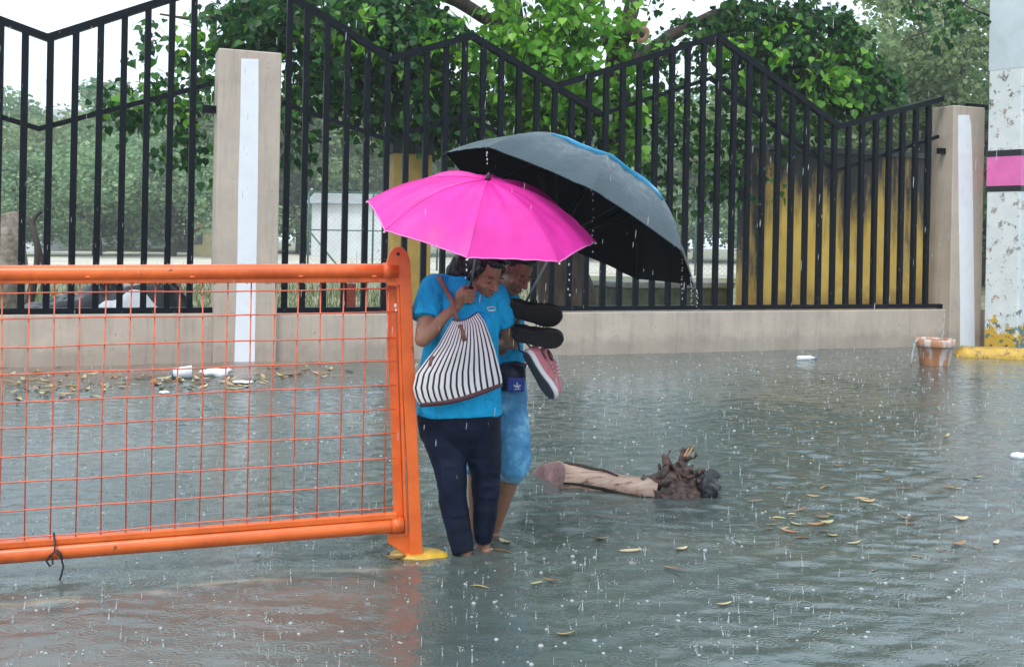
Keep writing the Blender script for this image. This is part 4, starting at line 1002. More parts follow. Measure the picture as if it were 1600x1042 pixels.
def umbrella(apex, ax, R, D, phi0, shaft_len, cloths, lining, tape, label, seed, expo=2.1, metal='steel'):
    a = np.array([math.sin(ax[0]) * math.cos(ax[1]), math.sin(ax[0]) * math.sin(ax[1]), math.cos(ax[0])])
    e1 = np.cross([0, 0, 1.], a); e1 /= np.linalg.norm(e1); e2 = np.cross(a, e1)
    low = apex - a * shaft_len
    t = thing('umbrella', low, label, 'umbrella')
    nu, nw = 18, 14
    def rib(k, u, lift=0.0):
        th = phi0 + k * math.pi / 4; dr = math.cos(th) * e1 + math.sin(th) * e2
        return apex + dr * R * u - a * (D * u ** expo) + a * lift
    def panel(k, lift):
        U = np.linspace(0.0, 1, nu); P = np.zeros((nu, nw, 3))
        for j, w in enumerate(np.linspace(0, 1, nw)):
            um = 1 - 0.008 * 4 * w * (1 - w)
            for i, u in enumerate(U):
                uu = u * um
                p = rib(k, uu) * (1 - w) + rib(k + 1, uu) * w
                sag = -0.012 * 4 * w * (1 - w) * math.sin(math.pi * min(1, uu * 1.05))
                q = np.array([uu * 6 + k * 3.1, w * 5, seed])
                wr = 0.016 * float(noise(q * np.array([0.7, 1.6, 1]), 1.0, seed)) * uu * (1 - 0.85 * uu ** 5) * (1 if 0 < j < nw - 1 else 0)
                pull = 0.0035 * math.sin(w * 28) * max(0, (uu - 0.72) / 0.28) * (math.exp(-w * 6) + math.exp(-(1 - w) * 6)) * (1 if 0 < j < nw - 1 else 0)
                P[i, j] = p + a * (sag + wr + pull + lift)
        return P
    rims = []
    for k in range(8):
        P = panel(k, 0.0); MB().grid(P).build('panel', cloths[k], t)
        if lining: MB().grid(panel(k, -0.004)).build('lining', lining, t)
        rims.append(P[-1])
    if tape:
        for r_ in rims: MB().tube(r_, 0.0032, 5).build('hem_tape', tape, t)
    if tape:
        for k in range(8): MB().tube([rib(k, u, 0.0012) for u in np.linspace(0.03, 0.995, 16)], 0.0016, 5).build('seam', 'pink_seam', t)
    for k in range(8):
        MB().tube([rib(k, u, -0.010) for u in np.linspace(0.03, 1.0, 14)], 0.0028, 6).build('rib', metal, t)
        runner = apex - a * (D + 0.12)
        MB().tube([runner, rib(k, 0.52, -0.014)], 0.0026, 6).build('stretcher', metal, t)
        MB().ell(rib(k, 1.005, -0.004), (0.0045,) * 3, n=8, m=6).build('rib_tip', metal if metal != 'steel' else 'plastic_white', t)
    MB().tube([apex - a * 0.01, low], 0.0065, 10).build('shaft', 'steel', t)
    MB().tube([apex - a * (D + 0.14), apex - a * (D + 0.09)], 0.014, 12).build('runner', 'black_plastic', t)
    MB().tube([apex - a * 0.004, apex + a * 0.012, apex + a * 0.035], [0.016, 0.012, 0.005], 12).build('ferrule', 'black_plastic', t)
    MB().tube([low + a * 0.14, low + a * 0.10, low + a * 0.03, low], [0.012, 0.016, 0.016, 0.013], 12).build('handle', 'black_plastic', t)
    return t, a
PK_APEX = px(762.3, 281.0, 4.75)
pink, PK_A = umbrella(PK_APEX, (-0.347, 2.007), 0.545, 0.205, -3.625, 0.68, ['pink_cloth'] * 8, None, 'pink_tape', 'bright pink umbrella held over the two people', 3, 2.3)
BK_APEX = px(931.9, 262.6, 5.3) + 0.034 * np.array([0.448, 0.182, 0.875])
black, BK_A = umbrella(BK_APEX, (0.505, -5.896), 0.723, 0.342, 1.224, 0.98, ['grey_cloth'] * 4 + ['cyan_cloth'] * 3 + ['grey_cloth'], 'black_cloth', None, 'large wet black umbrella with a blue back tilted behind the pink one', 8, 2.8, 'black_plastic')

# ================================================================== PEOPLE
def skin_mat(name, col):
    m = simple(name, col, 0.42, var=0.14, scale=22, bump=0.15, bscale=160, spec=0.45)
    b = m.node_tree.nodes['Principled BSDF']; b.inputs['Subsurface Weight'].default_value = 0.08; b.inputs['Subsurface Radius'].default_value = (0.01, 0.004, 0.002); return m
M['skin'] = skin_mat('brown_skin', (0.33, 0.165, 0.10)); M['skin2'] = skin_mat('tan_skin', (0.28, 0.135, 0.08))
M['hair'] = simple('black_hair', (0.006, 0.006, 0.008), 0.38, var=0.3, scale=60, bump=0.5, bscale=90, spec=0.35, stretch=(1, 1, 0.2))
M['shirt'] = cloth_mat('blue_polo_knit', (0.014, 0.42, 0.78), 0.75, spec=0.15, crease=0.05, damp=0.28)
M['navy_jeans'] = simple('wet_navy_denim', (0.007, 0.011, 0.028), 0.55, var=0.75, scale=7, bump=0.3, bscale=140, spec=0.14)
def faded_denim():
    m, n, b = new_mat('faded_denim'); v = objcoord(n)
    nz = N(n, 'ShaderNodeTexNoise', Scale=9.0, Detail=6.0, Roughness=0.65); n.links.new(v, nz.inputs['Vector'])
    r = ramp(n, [(0.30, (0.02, 0.10, 0.24)), (0.52, (0.07, 0.28, 0.50)), (0.72, (0.28, 0.55, 0.72))]); n.links.new(nz.outputs['Fac'], r.inputs['Fac']); n.links.new(r.outputs['Color'], b.inputs['Base Color'])
    b.inputs['Roughness'].default_value = 0.75
    nb = N(n, 'ShaderNodeTexNoise', Scale=110.0, Detail=3.0); n.links.new(v, nb.inputs['Vector']); bp = N(n, 'ShaderNodeBump', Strength=0.3, Distance=0.004); n.links.new(nb.outputs['Fac'], bp.inputs['Height']); n.links.new(bp.outputs[0], b.inputs['Normal'])
    return m
M['light_jeans'] = faded_denim()
M['lip'] = simple('lip_skin', (0.27, 0.09, 0.07), 0.4, var=0.1); M['eye_dark'] = simple('dark_lashes', (0.012, 0.010, 0.010), 0.4, var=0.1)

def head_prims(mb, c, Rm, k=1.0):
    def e(p, r): mb.ell(c + Rm @ (np.array(p) * k), np.array(r) * k, Rm)
    def cp(p0, r0, p1, r1): mb.cap(c + Rm @ (np.array(p0) * k), r0 * k, c + Rm @ (np.array(p1) * k), r1 * k)
    e((0, -0.012, 0.030), (0.073, 0.092, 0.083)); e((0, 0.030, -0.030), (0.058, 0.060, 0.080)); e((0, 0.010, -0.055), (0.056, 0.060, 0.050))
    e((0, 0.060, -0.094), (0.027, 0.022, 0.019)); cp((0, 0.090, 0.006), 0.009, (0, 0.108, -0.026), 0.0135)
    for s in (-1, 1):
        e((0.013 * s, 0.095, -0.031), (0.009, 0.011, 0.008)); e((0.031 * s, 0.076, 0.020), (0.026, 0.013, 0.008)); e((0.037 * s, 0.060, -0.030), (0.023, 0.023, 0.023))
        e((0.031 * s, 0.074, 0.001), (0.017, 0.010, 0.010)); e((0.075 * s, -0.006, -0.010), (0.009, 0.018, 0.031))
    e((0, 0.086, -0.061), (0.022, 0.011, 0.0055)); e((0, 0.085, -0.071), (0.019, 0.011, 0.0065))
def face_parts(c, Rm, parent, k=1.0):
    for s in (-1, 1):
        pts = [c + Rm @ (np.array([0.031 * s + dx, 0.0845 - abs(dx) * 0.35, -0.004 - 0.10 * abs(dx)]) * k) for dx in np.linspace(-0.015, 0.015, 7)]
        MB().tube(pts, 0.0017 * k, 5).build('eyelash', 'eye_dark', parent)
        pts = [c + Rm @ (np.array([0.032 * s + dx, 0.088 - abs(dx - 0.004 * s) * 0.4, 0.026 - 0.12 * abs(dx)]) * k) for dx in np.linspace(-0.020, 0.020, 7)]
        MB().tube(pts, 0.0026 * k, 5).build('eyebrow', 'eye_dark', parent)
    MB().ell(c + Rm @ (np.array([0, 0.0925, -0.0605]) * k), np.array((0.019, 0.0055, 0.0045)) * k, Rm).ell(c + Rm @ (np.array([0, 0.0915, -0.0705]) * k), np.array((0.017, 0.0055, 0.005)) * k, Rm).build('lips', 'lip', parent)
def fist(mb, hc, a, wrist, r=0.013, sc=1.0, flip=1):
    """a closed hand round a rod through hc along a; wrist is where the forearm ends"""
    a = np.array(a, float); a /= np.linalg.norm(a)
    e1 = np.array(wrist, float) - hc; e1 -= a * (e1 @ a); e1 /= np.linalg.norm(e1); e2 = np.cross(a, e1) * flip
    P = lambda th, rad, off: hc + a * off + (e1 * math.cos(th) + e2 * math.sin(th)) * rad
    R0 = r + 0.009 * sc
    mb.ell(hc + e1 * (R0 + 0.016 * sc), (0.026 * sc, 0.026 * sc, 0.040 * sc), np.stack([e1, e2, a], 1))
    mb.cap(hc + e1 * (R0 + 0.03 * sc), 0.026 * sc, wrist, 0.024 * sc)
    for i, (L, fr) in enumerate(((0.92, 0.0088), (1.0, 0.0092), (0.97, 0.0088), (0.80, 0.0078))):
        off = (1.5 - i) * 0.0205 * sc
        ths = [0.75, 1.35, 2.1, 2.9, 2.9 + 1.1 * L]; rd = [R0 + 0.020, R0 + 0.011, R0 + 0.006, R0 + 0.001, R0 - 0.001]
        mb.chain([P(t, q_ * 1.0, off + 0.002 * j) for j, (t, q_) in enumerate(zip(ths, rd))], [fr * sc * (1.08 - 0.07 * j) for j in range(5)], 10)
    ths = [-0.5, -1.15, -1.9, -2.5]; rd = [R0 + 0.022, R0 + 0.015, R0 + 0.007, R0 + 0.004]
    mb.chain([P(t, q_, 0.012 * sc + 0.008 * j) for j, (t, q_) in enumerate(zip(ths, rd))], [0.0125 * sc, 0.0115 * sc, 0.0105 * sc, 0.009 * sc], 10)
def foot(mb, ankle, dirv, z0, L=0.225, sc=1.0):
    d = np.array([dirv[0], dirv[1], 0.]); d /= np.linalg.norm(d); sd = np.array([-d[1], d[0], 0])
    g = np.array([ankle[0], ankle[1], z0])
    mb.cap(ankle, 0.036 * sc, g - d * 0.035 + Zu * 0.034, 0.034 * sc)
    mb.cap(g - d * 0.035 + Zu * 0.034, 0.033, g + d * 0.08 + Zu * 0.036, 0.036); mb.cap(g + d * 0.03 + Zu * 0.05, 0.034, g + d * 0.12 + Zu * 0.026, 0.026)
    mb.cap(g + d * 0.09 - sd * 0.018 + Zu * 0.024, 0.024, g + d * 0.13 - sd * 0.02 + Zu * 0.020, 0.022); mb.cap(g + d * 0.09 + sd * 0.018 + Zu * 0.024, 0.024, g + d * 0.135 + sd * 0.018 + Zu * 0.02, 0.022)
    for i in range(5):
        o_ = (i - 2) * 0.0175; ln = 0.175 - 0.008 * i - (0.006 if i == 0 else 0)
        mb.cap(g + d * 0.13 + sd * o_ + Zu * 0.018, 0.0125 if i else 0.015, g + d * ln + sd * o_ * 1.08 + Zu * 0.012, 0.0095 if i else 0.013)
def wrinkle(amp, seed, sx=(1, 1, 1), sc=14.0):
    return lambda V: (amp * (1 - 2 * np.abs(noise(V * np.array(sx), sc, seed))) * (0.5 + 0.5 * noise(V, 5.0, seed + 2)) + amp * 0.5 * fbm(V * np.array(sx), sc * 0.5, 2, seed + 5)).astype(np.float32)

# ------------------------------------------------------------------ the woman in front
Y1 = 5.02
def A1(x, y, dy=0.0): return px(x, y, Y1 + dy)
def m1(p_): return p_ / (F / Y1)                      # picture pixels -> metres at her distance
gw = pxz(735, 866, -0.05); gw[1] = 4.97
woman = thing('person', gw, 'person in blue polo and dark jeans holding the pink umbrella beside the orange barrier', 'person')
hc1 = A1(757, 428, -0.02); R1 = frame((0.60, -0.62, -0.46), (0.25, -0.15, 1.0))
hand1 = PK_APEX - PK_A * 0.575; elbow1 = A1(660, 530, -0.14); sh1 = A1(676, 448, -0.01)
_wd = elbow1 - hand1; wrist1 = hand1 + _wd / np.linalg.norm(_wd) * 0.075
mb = MB(); head_prims(mb, hc1, R1)
nb1 = A1(730, 452, 0.06); mb.cap(hc1 + R1 @ np.array([0, -0.035, -0.05]), 0.052, nb1, 0.056)
mb.tube([A1(724, 452, 0.04), A1(722, 480, 0.03), A1(719, 540, 0.02), A1(717, 600, 0.02), A1(717, 650, 0.03)], 0, 20, ell=[(0.10, 0.07), (0.15, 0.10), (0.155, 0.11), (0.165, 0.115), (0.175, 0.12)], xdir=(1, 0, 0))
mb.chain([sh1, sh1 + (elbow1 - sh1) * 0.5, elbow1], [0.052, 0.046, 0.038]); mb.chain([elbow1, elbow1 + (wrist1 - elbow1) * 0.3, elbow1 + (wrist1 - elbow1) * 0.7, wrist1], [0.038, 0.040, 0.031, 0.0235])
fist(mb, hand1, PK_A, wrist1, 0.014, 0.95, flip=1)
sh1b = A1(772, 462, 0.05); el1b = A1(800, 535, 0.14); wr1b = A1(772, 540, 0.24)
mb.chain([nb1, sh1], [0.05, 0.05]); mb.chain([nb1, sh1b, el1b, wr1b, A1(760, 530, 0.28)], [0.05, 0.048, 0.036, 0.026, 0.03])
hipL = A1(690, 655, 0.02); hipR = A1(748, 655, 0.04)
kneeL = A1(706, 760, -0.03); ankL = px(727, 858, 4.97); kneeR = A1(758, 755, 0.05); ankR = px(757, 842, 5.08)
mb.chain([hipL, kneeL, ankL], [0.085, 0.052, 0.034]); mb.chain([hipR, kneeR, ankR], [0.085, 0.052, 0.034])
foot(mb, ankL, (0.35, -1), -0.076); foot(mb, ankR, (0.55, -1), -0.076)
body1 = remesh(mb, 'body', 0.0042, 'skin', woman, 5)
face_parts(hc1, R1, woman)
# hair: cap, back volume and loose bun
mb = MB()
def hl(p): return hc1 + R1 @ np.array(p)
mb.ell(hl((0, -0.030, 0.046)), (0.082, 0.094, 0.080), R1); mb.ell(hl((0, -0.065, -0.015)), (0.074, 0.058, 0.075), R1)
mb.ell(A1(716, 424, 0.03), (0.058, 0.055, 0.058)); mb.ell(A1(722, 412, 0.03), (0.055, 0.055, 0.05)); mb.ell(hl((0, 0.045, 0.088)), (0.056, 0.034, 0.026), R1)
for s in (-1, 1): mb.cap(hl((0.070 * s, 0.030, 0.045)), 0.020, hl((0.076 * s, -0.01, -0.035)), 0.016)
remesh(mb, 'hair', 0.004, 'hair', woman, 4, lambda V: (0.004 * noise(V * np.array([3, 3, 0.6]), 40, 3) + 0.003 * noise(V, 28, 6)).astype(np.float32))
# polo shirt
mb = MB()
tr_ = [(722, 431, .03, 26, .060), (722, 441, .035, 46, .082), (722, 455, .035, 55, .100), (722, 475, .03, 58, .116), (722, 505, .02, 58, .128), (720, 540, .02, 59, .134), (718, 575, .02, 62, .142), (717, 610, .02, 65, .150), (717, 646, .02, 68, .152)]
mb.tube([A1(x, y, d) for x, y, d, _, _ in tr_], 0, 40, ell=[(m1(w), dp) for _, _, _, w, dp in tr_], xdir=(1, 0, 0))
se = sh1 + (elbow1 - sh1) * 0.62
mb.chain([A1(694, 450, 0.02), sh1 + np.array([0.004, 0, -0.01]), sh1 + (elbow1 - sh1) * 0.30], [0.064, 0.068, 0.067]); mb.tube([sh1 + (elbow1 - sh1) * t for t in (0.1, 0.3, 0.5, 0.62)], [0.066, 0.068, 0.070, 0.072], 24)
mb.chain([A1(752, 455, 0.04), sh1b], [0.062, 0.062]); mb.tube([sh1b + (el1b - sh1b) * t for t in (0, 0.3, 0.6)], [0.060, 0.062, 0.064], 24)
for s_, c_ in ((1, (703, 512)), (1, (748, 512))): mb.ell(A1(c_[0], c_[1], -0.085), (0.068, 0.055, 0.07))
shirt1 = remesh(mb, 'shirt', 0.0055, 'shirt', woman, 4, wrinkle(0.013, 3, (1, 1, 0.5), 8))
mb = MB()   # collar
cpts = [nb1 + Zu * 0.035 + np.array([math.cos(t) * 0.066, math.sin(t) * 0.062 , 0.012 * math.sin(t)]) for t in np.linspace(0, 6.2832, 26, endpoint=False)]
lo_ = [nb1 + Zu * 0.0 + np.array([math.cos(t) * 0.092, math.sin(t) * 0.086, 0.012 * math.sin(t)]) + Zu * (-0.012 if math.sin(t) < -0.5 else 0.008) for t in np.linspace(0, 6.2832, 26, endpoint=False)]
mb.grid([cpts, lo_], wrap=True); oc = mb.build('collar', 'shirt', shirt1); so = oc.modifiers.new('s', 'SOLIDIFY'); so.thickness = 0.006
# small pale chest emblem: an oval loop and a bar under it
em = A1(768, 484, -0.02); bvh = None
from mathutils.bvhtree import BVHTree
def surf(obj, x, y, lift=0.002):
    """the point of obj seen at a picture position, lifted off its surface"""
    me = obj.data; off = world_loc(obj)
    key = obj.name
    if key not in BV: BV[key] = BVHTree.FromPolygons([Vector(v.co) + Vector(off) for v in me.vertices], [tuple(p.vertices) for p in me.polygons])
    hit = BV[key].ray_cast(Vector(CAM), Vector(ray(x, y)).normalized())
    if hit[0] is None: return None
    nn = np.array(hit[1]); nn = -nn if nn @ ray(x, y) > 0 else nn
    return np.array(hit[0]) + nn * lift
BV = {}
# blue strip of the back panels, lying on the canopy just under its ridge
_pan = [o for o in black.children if o.name.startswith('panel')]
_line = []
for x, y in ((862, 208), (884, 211), (906, 218), (930, 227), (954, 238), (980, 252), (1004, 268), (1024, 288), (1036, 306)):
    for dy in range(-8, 30):
        h_ = [p for p in (surf(o, x, y + dy, 0.003) for o in _pan) if p is not None]
        if h_: _line.append(min([surf(o, x, y + dy + 3, 0.003) for o in _pan if surf(o, x, y + dy + 3, 0.003) is not None] or h_, key=lambda p: p[1])); break
MB().tube(_line, 0, 10, ell=[(w, 0.003) for w in np.interp(np.linspace(0, 1, len(_line)), [0, .15, .8, 1], [.004, .013, .015, .004])], xdir=(-0.4, -0.3, 0.9)).build('blue_panel_edge', 'cyan_cloth', black)
def decal_line(obj, pix, r, mat, name, parent):
    P = [surf(obj, x, y, r * 0.4) for x, y in pix]; P = [p for p in P if p is not None]
    if len(P) > 1: MB().tube(P, r, 5).build(name, mat, parent)
decal_line(shirt1, [(768 + 7 * math.cos(t), 482 + 2.6 * math.sin(t)) for t in np.linspace(0.3, 5.9, 14)], 0.0022, 'plastic_white', 'emblem', shirt1)
decal_line(shirt1, [(763, 486), (774, 485)], 0.0022, 'plastic_white', 'emblem', shirt1)
# dark jeans
mb = MB()
mb.tube([A1(717, 628, .03), A1(717, 650, .03), A1(718, 675, .03), A1(722, 700, .03), A1(728, 716, .03)], 0, 36, ell=[(m1(64), .135), (m1(66), .142), (m1(62), .13), (m1(50), .09), (m1(26), .05)], xdir=(1, 0, 0))
def leg(rows, dys):
    mb.tube([A1((a + b) / 2, y, d) for (y, a, b), d in zip(rows, dys)], 0, 28, ell=[(m1((b - a) / 2) * 0.95, m1((b - a) / 2) * 1.05) for y, a, b in rows], xdir=(1, 0, 0))
leg([(655, 655, 720), (690, 662, 725), (720, 673, 729), (750, 682, 732), (780, 685, 732), (805, 690, 734), (830, 697, 737), (863, 706, 742)], [.02, .01, -.01, -.03, -.03, -.02, -.03, -.05])
leg([(655, 716, 784), (690, 722, 785), (720, 730, 785), (750, 735, 784), (780, 737, 781), (805, 738, 777), (825, 739, 773), (846, 741, 769)], [.04, .04, .05, .05, .05, .05, .05, .06])
jean = remesh(mb, 'jeans', 0.005, 'navy_jeans', woman, 14, lambda V: (wrinkle(0.0042, 7, (0.8, 0.8, 1.3), 13)(V) * (1 + 0.9 * np.exp(-((V[:, 2] - 0.42) / 0.16) ** 2))).astype(np.float32))

# ------------------------------------------------------------------ the person behind
Y2 = 5.32
def A2(x, y, dy=0.0): return px(x, y, Y2 + dy)
def m2(p_): return p_ / (F / Y2)
gm_ = A2(785, 840); gm_[2] = -0.05
man = thing('person', gm_, 'person in blue shirt and rolled jeans holding the black umbrella, half hidden behind the other', 'person')
hc2 = A2(806, 424, -0.04); R2 = frame((0.55, -0.55, -0.52), (0.3, -0.1, 1.0))
hand2 = BK_APEX - BK_A * 0.88; el2 = A2(776, 556, -0.02); _wd = el2 - hand2; wrist2 = hand2 + _wd / np.linalg.norm(_wd) * 0.075
mb = MB(); head_prims(mb, hc2, R2, 0.98)
nb2 = A2(785, 458, 0.05); mb.cap(hc2 + R2 @ np.array([0, -0.035, -0.05]), 0.052, nb2, 0.056)
mb.tube([nb2, A2(775, 480, 0.05), A2(770, 530, 0.05), A2(775, 580, 0.05), A2(780, 625, 0.05)], 0, 20, ell=[(0.07, 0.06), (0.11, 0.09), (0.115, 0.10), (0.11, 0.10), (0.12, 0.11)], xdir=(1, 0, 0))
sh2 = A2(770, 475, -0.03); mb.chain([nb2, sh2, el2], [0.05, 0.052, 0.038]); mb.chain([el2, el2 + (wrist2 - el2) * 0.35, wrist2], [0.038, 0.037, 0.024]); fist(mb, hand2, BK_A, wrist2, 0.014, 1.0, flip=1)
hip2 = A2(790, 630, 0.02); kn2 = A2(803, 722, -0.08); an2 = px(767, 836, 5.34)
mb.chain([hip2, kn2, kn2 + (an2 - kn2) * 0.3, an2], [0.085, 0.058, 0.055, 0.035]); foot(mb, an2, (0.7, -0.8), -0.076)
hip2b = A2(755, 630, 0.08); kn2b = A2(748, 740, 0.10); an2b = px(745, 838, 5.42); mb.chain([hip2b, kn2b, kn2b + (an2b - kn2b) * 0.3, an2b], [0.085, 0.056, 0.054, 0.034]); foot(mb, an2b, (0.5, -0.9), -0.076)
remesh(mb, 'body', 0.0042, 'skin2', man, 5); face_parts(hc2, R2, man, 0.98)
mb = MB(); hl2 = lambda p: hc2 + R2 @ np.array(p)
mb.ell(hl2((0, -0.028, 0.045)), (0.079, 0.090, 0.076), R2); mb.ell(hl2((0, -0.062, -0.005)), (0.068, 0.045, 0.06), R2); mb.ell(hl2((0, 0.035, 0.090)), (0.056, 0.034, 0.022), R2)
remesh(mb, 'hair', 0.004, 'hair', man, 4, lambda V: (0.003 * noise(V, 60, 3)).astype(np.float32))
mb = MB()
tr_ = [(783, 450, .05, 24, .062), (778, 466, .05, 40, .09), (776, 490, .05, 44, .11), (776, 525, .05, 42, .118), (776, 555, .05, 42, .12), (778, 578, .05, 43, .12)]
mb.tube([A2(x, y, d) for x, y, d, _, _ in tr_], 0, 32, ell=[(m2(w), dp) for _, _, _, w, dp in tr_], xdir=(1, 0, 0))
mb.chain([sh2, sh2 + (el2 - sh2) * 0.35], [0.066, 0.064]); mb.tube([sh2 + (el2 - sh2) * t for t in (0, 0.3, 0.55)], [0.064, 0.066, 0.068], 24)
shirt2 = remesh(mb, 'shirt', 0.0055, 'shirt', man, 4, wrinkle(0.007, 13, (1, 1, 0.7), 10))
mb = MB()
cp_ = [nb2 + Zu * 0.035 + np.array([math.cos(t) * 0.066, math.sin(t) * 0.062, 0.01 * math.sin(t)]) for t in np.linspace(0, 6.2832, 26, endpoint=False)]
lo_ = [nb2 + np.array([math.cos(t) * 0.088, math.sin(t) * 0.082, 0.01 * math.sin(t)]) + Zu * (-0.012 if math.sin(t) < -0.5 else 0.008) for t in np.linspace(0, 6.2832, 26, endpoint=False)]
mb.grid([cp_, lo_], wrap=True); oc = mb.build('collar', 'shirt', shirt2); so = oc.modifiers.new('s', 'SOLIDIFY'); so.thickness = 0.006
mb = MB()
mb.tube([A2(780, 570, .05), A2(781, 600, .04), A2(782, 640, .04)], 0, 30, ell=[(m2(40), .12), (m2(42), .125), (m2(42), .13)], xdir=(1, 0, 0))
def leg2(rows, dys): mb.tube([A2((a + b) / 2, y, d) for (y, a, b), d in zip(rows, dys)], 0, 26, ell=[(m2((b - a) / 2), m2((b - a) / 2) * 1.05) for y, a, b in rows], xdir=(1, 0, 0))
leg2([(610, 768, 824), (640, 772, 824), (670, 774, 827), (695, 777, 829), (715, 778, 829), (730, 778, 825), (741, 778, 817)], [0.02, 0.0, -0.03, -0.06, -0.08, -0.08, -0.06])
leg2([(620, 730, 785), (680, 726, 775), (738, 727, 768)], [.08, .09, .10])
jean2 = remesh(mb, 'jeans', 0.005, 'light_jeans', man, 4, lambda V: wrinkle(0.009, 17, (0.6, 0.6, 1.6), 11)(V))
MB().tube([A2(797, 733, -.07), A2(796, 744, -.06)], 0, 26, ell=[(m2(23), m2(23)), (m2(21.5), m2(22))], xdir=(1, 0, 0)).build('rolled_cuff', simple('denim_reverse', (0.30, 0.42, 0.52), 0.8, var=0.25, scale=40), jean2)
# waist bag with a white three-leaf mark
M['bag_navy'] = cloth_mat('navy_nylon', (0.006, 0.010, 0.028), 0.5); M['bag_blue'] = cloth_mat('blue_nylon', (0.012, 0.045, 0.26), 0.45)
wb = thing('waist_bag', A2(800, 616, -0.12), 'navy waist bag with a blue pocket and white leaf mark worn over the rolled jeans', 'bag')
mb = MB(); mb.box(A2(799, 590, -0.10), (0.135, 0.085, 0.125)); mb.ell(A2(799, 588, -0.12), (0.075, 0.05, 0.07)); pouch = remesh(mb, 'pouch', 0.004, 'bag_navy', wb, 18, wrinkle(0.003, 23, (1, 1, 1), 18))
mb = MB(); mb.box(A2(806, 600, -0.15), (0.088, 0.045, 0.072)); pocket = remesh(mb, 'front_pocket', 0.004, 'bag_blue', wb, 12)
MB().tube([A2(776, 572, -0.02), A2(790, 570, -0.09), A2(806, 568, -0.12), A2(822, 572, -0.09)], 0, 8, ell=[(0.014, 0.003)] * 4, xdir=(0, 0, 1)).build('belt', 'bag_navy', wb)
for dx, dy_, ln in ((-0.75, -0.66, 7), (0, -1, 8.5), (0.75, -0.66, 7)):
    c0 = (808, 606); decal_line(pocket, [(c0[0] + dx * t, c0[1] + dy_ * t) for t in np.linspace(1.0, ln, 6)], 0.0042, 'plastic_white', 'leaf_mark', pocket)
decal_line(pocket, [(803, 608.5), (813, 607.5)], 0.0022, 'plastic_white', 'leaf_mark', pocket)

# ------------------------------------------------------------------ striped tote bag
def stripe_mat():
    m, n, b = new_mat('black_white_striped_canvas')
    at = N(n, 'ShaderNodeAttribute'); at.attribute_name = 'su'
    mu = N(n, 'ShaderNodeMath', operation='MULTIPLY'); mu.inputs[1].default_value = 15.0; n.links.new(at.outputs['Fac'], mu.inputs[0])
    frc = N(n, 'ShaderNodeMath', operation='FRACT'); n.links.new(mu.outputs[0], frc.inputs[0])
    r = ramp(n, [(0.0, (0.74, 0.70, 0.70)), (0.30, (0.74, 0.70, 0.70)), (0.34, (0.012, 0.012, 0.022)), (0.66, (0.012, 0.012, 0.022)), (0.70, (0.74, 0.70, 0.70))]); n.links.new(frc.outputs[0], r.inputs['Fac'])
    n.links.new(r.outputs['Color'], b.inputs['Base Color']); b.inputs['Roughness'].default_value = 0.8
    v = objcoord(n); nb = N(n, 'ShaderNodeTexNoise', Scale=60.0, Detail=3.0); n.links.new(v, nb.inputs['Vector']); bp = N(n, 'ShaderNodeBump', Strength=0.25, Distance=0.004); n.links.new(nb.outputs['Fac'], bp.inputs['Height']); n.links.new(bp.outputs[0], b.inputs['Normal'])
    return m
M['maroon'] = simple('maroon_trim', (0.06, 0.012, 0.018), 0.5, var=0.2); M['leather'] = simple('brown_leather', (0.20, 0.085, 0.055), 0.5, var=0.25, scale=30, bump=0.2)
bag = thing('tote_bag', px(716, 632, 4.85), 'black and white striped tote bag hanging from a brown shoulder strap', 'bag')
ctl = [(0.0, (707, 500), (746, 488)), (0.12, (698, 515), (757, 502)), (0.3, (684, 540), (766, 525)), (0.5, (666, 562), (774, 549)), (0.7, (650, 584), (780, 572)), (0.85, (645, 606), (784, 588)), (0.95, (650, 626), (785, 597)), (1.0, (660, 635), (784, 601))]
nu, nv = 60, 26; verts = []; su = []
def bag_pt(u, v, side):
    vs = [c[0] for c in ctl]; lx = np.interp(v, vs, [c[1][0] for c in ctl]); ly = np.interp(v, vs, [c[1][1] for c in ctl]); rx_ = np.interp(v, vs, [c[2][0] for c in ctl]); ry_ = np.interp(v, vs, [c[2][1] for c in ctl])
    x = lx + (rx_ - lx) * u; y = ly + (ry_ - ly) * u + (9 * math.sin(math.pi * u) * v * v if v > 0 else 0) * 0.5 + 5 * math.sin(math.pi * u) * (1 - v) ** 3
    th = 0.052 * (math.sin(math.pi * u) ** 0.55) * (0.25 + 0.75 * math.sin(math.pi * min(1, v * 0.80)) ** 0.8)
    fold = (0.026 * float(noise(np.array([u * 2.6, v * 1.2, 2.0]), 1, 6)) + 0.012 * float(noise(np.array([u * 5 + v * 3, v * 2.5 - u, 7.0]), 1, 9))) * math.sin(math.pi * u) * math.sin(math.pi * min(1, v * 0.5 + 0.25))
    p = px(x, y, 4.835 + 0.02 * u)
    return p + np.array([0, -1, 0]) * (th * side + fold)
for side in (1, -1):
    for j in range(nv + 1):
        for i in range(nu + 1):
            verts.append(bag_pt(i / nu, j / nv, side)); su.append(i / nu)
fcs = []
for sd_ in range(2):
    o_ = sd_ * (nu + 1) * (nv + 1)
    for j in range(nv):
        for i in range(nu):
            q_ = (o_ + j*(nu+1)+i, o_ + j*(nu+1)+i+1, o_ + (j+1)*(nu+1)+i+1, o_ + (j+1)*(nu+1)+i); fcs.append(q_ if sd_ == 0 else q_[::-1])
K = (nu + 1) * (nv + 1); bj = nv * (nu + 1)
for i in range(nu): fcs.append((bj + i, bj + i + 1, K + bj + i + 1, K + bj + i))
mb = MB(); mb.add(verts, fcs, True)
org = world_loc(bag); me = bpy.data.meshes.new('bag_body'); me.from_pydata((np.array(verts) - org).tolist(), [], fcs); me.polygons.foreach_set('use_smooth', [True] * len(fcs))
at_ = me.attributes.new('su', 'FLOAT', 'POINT'); at_.data.foreach_set('value', np.array(su, np.float32)); me.update()
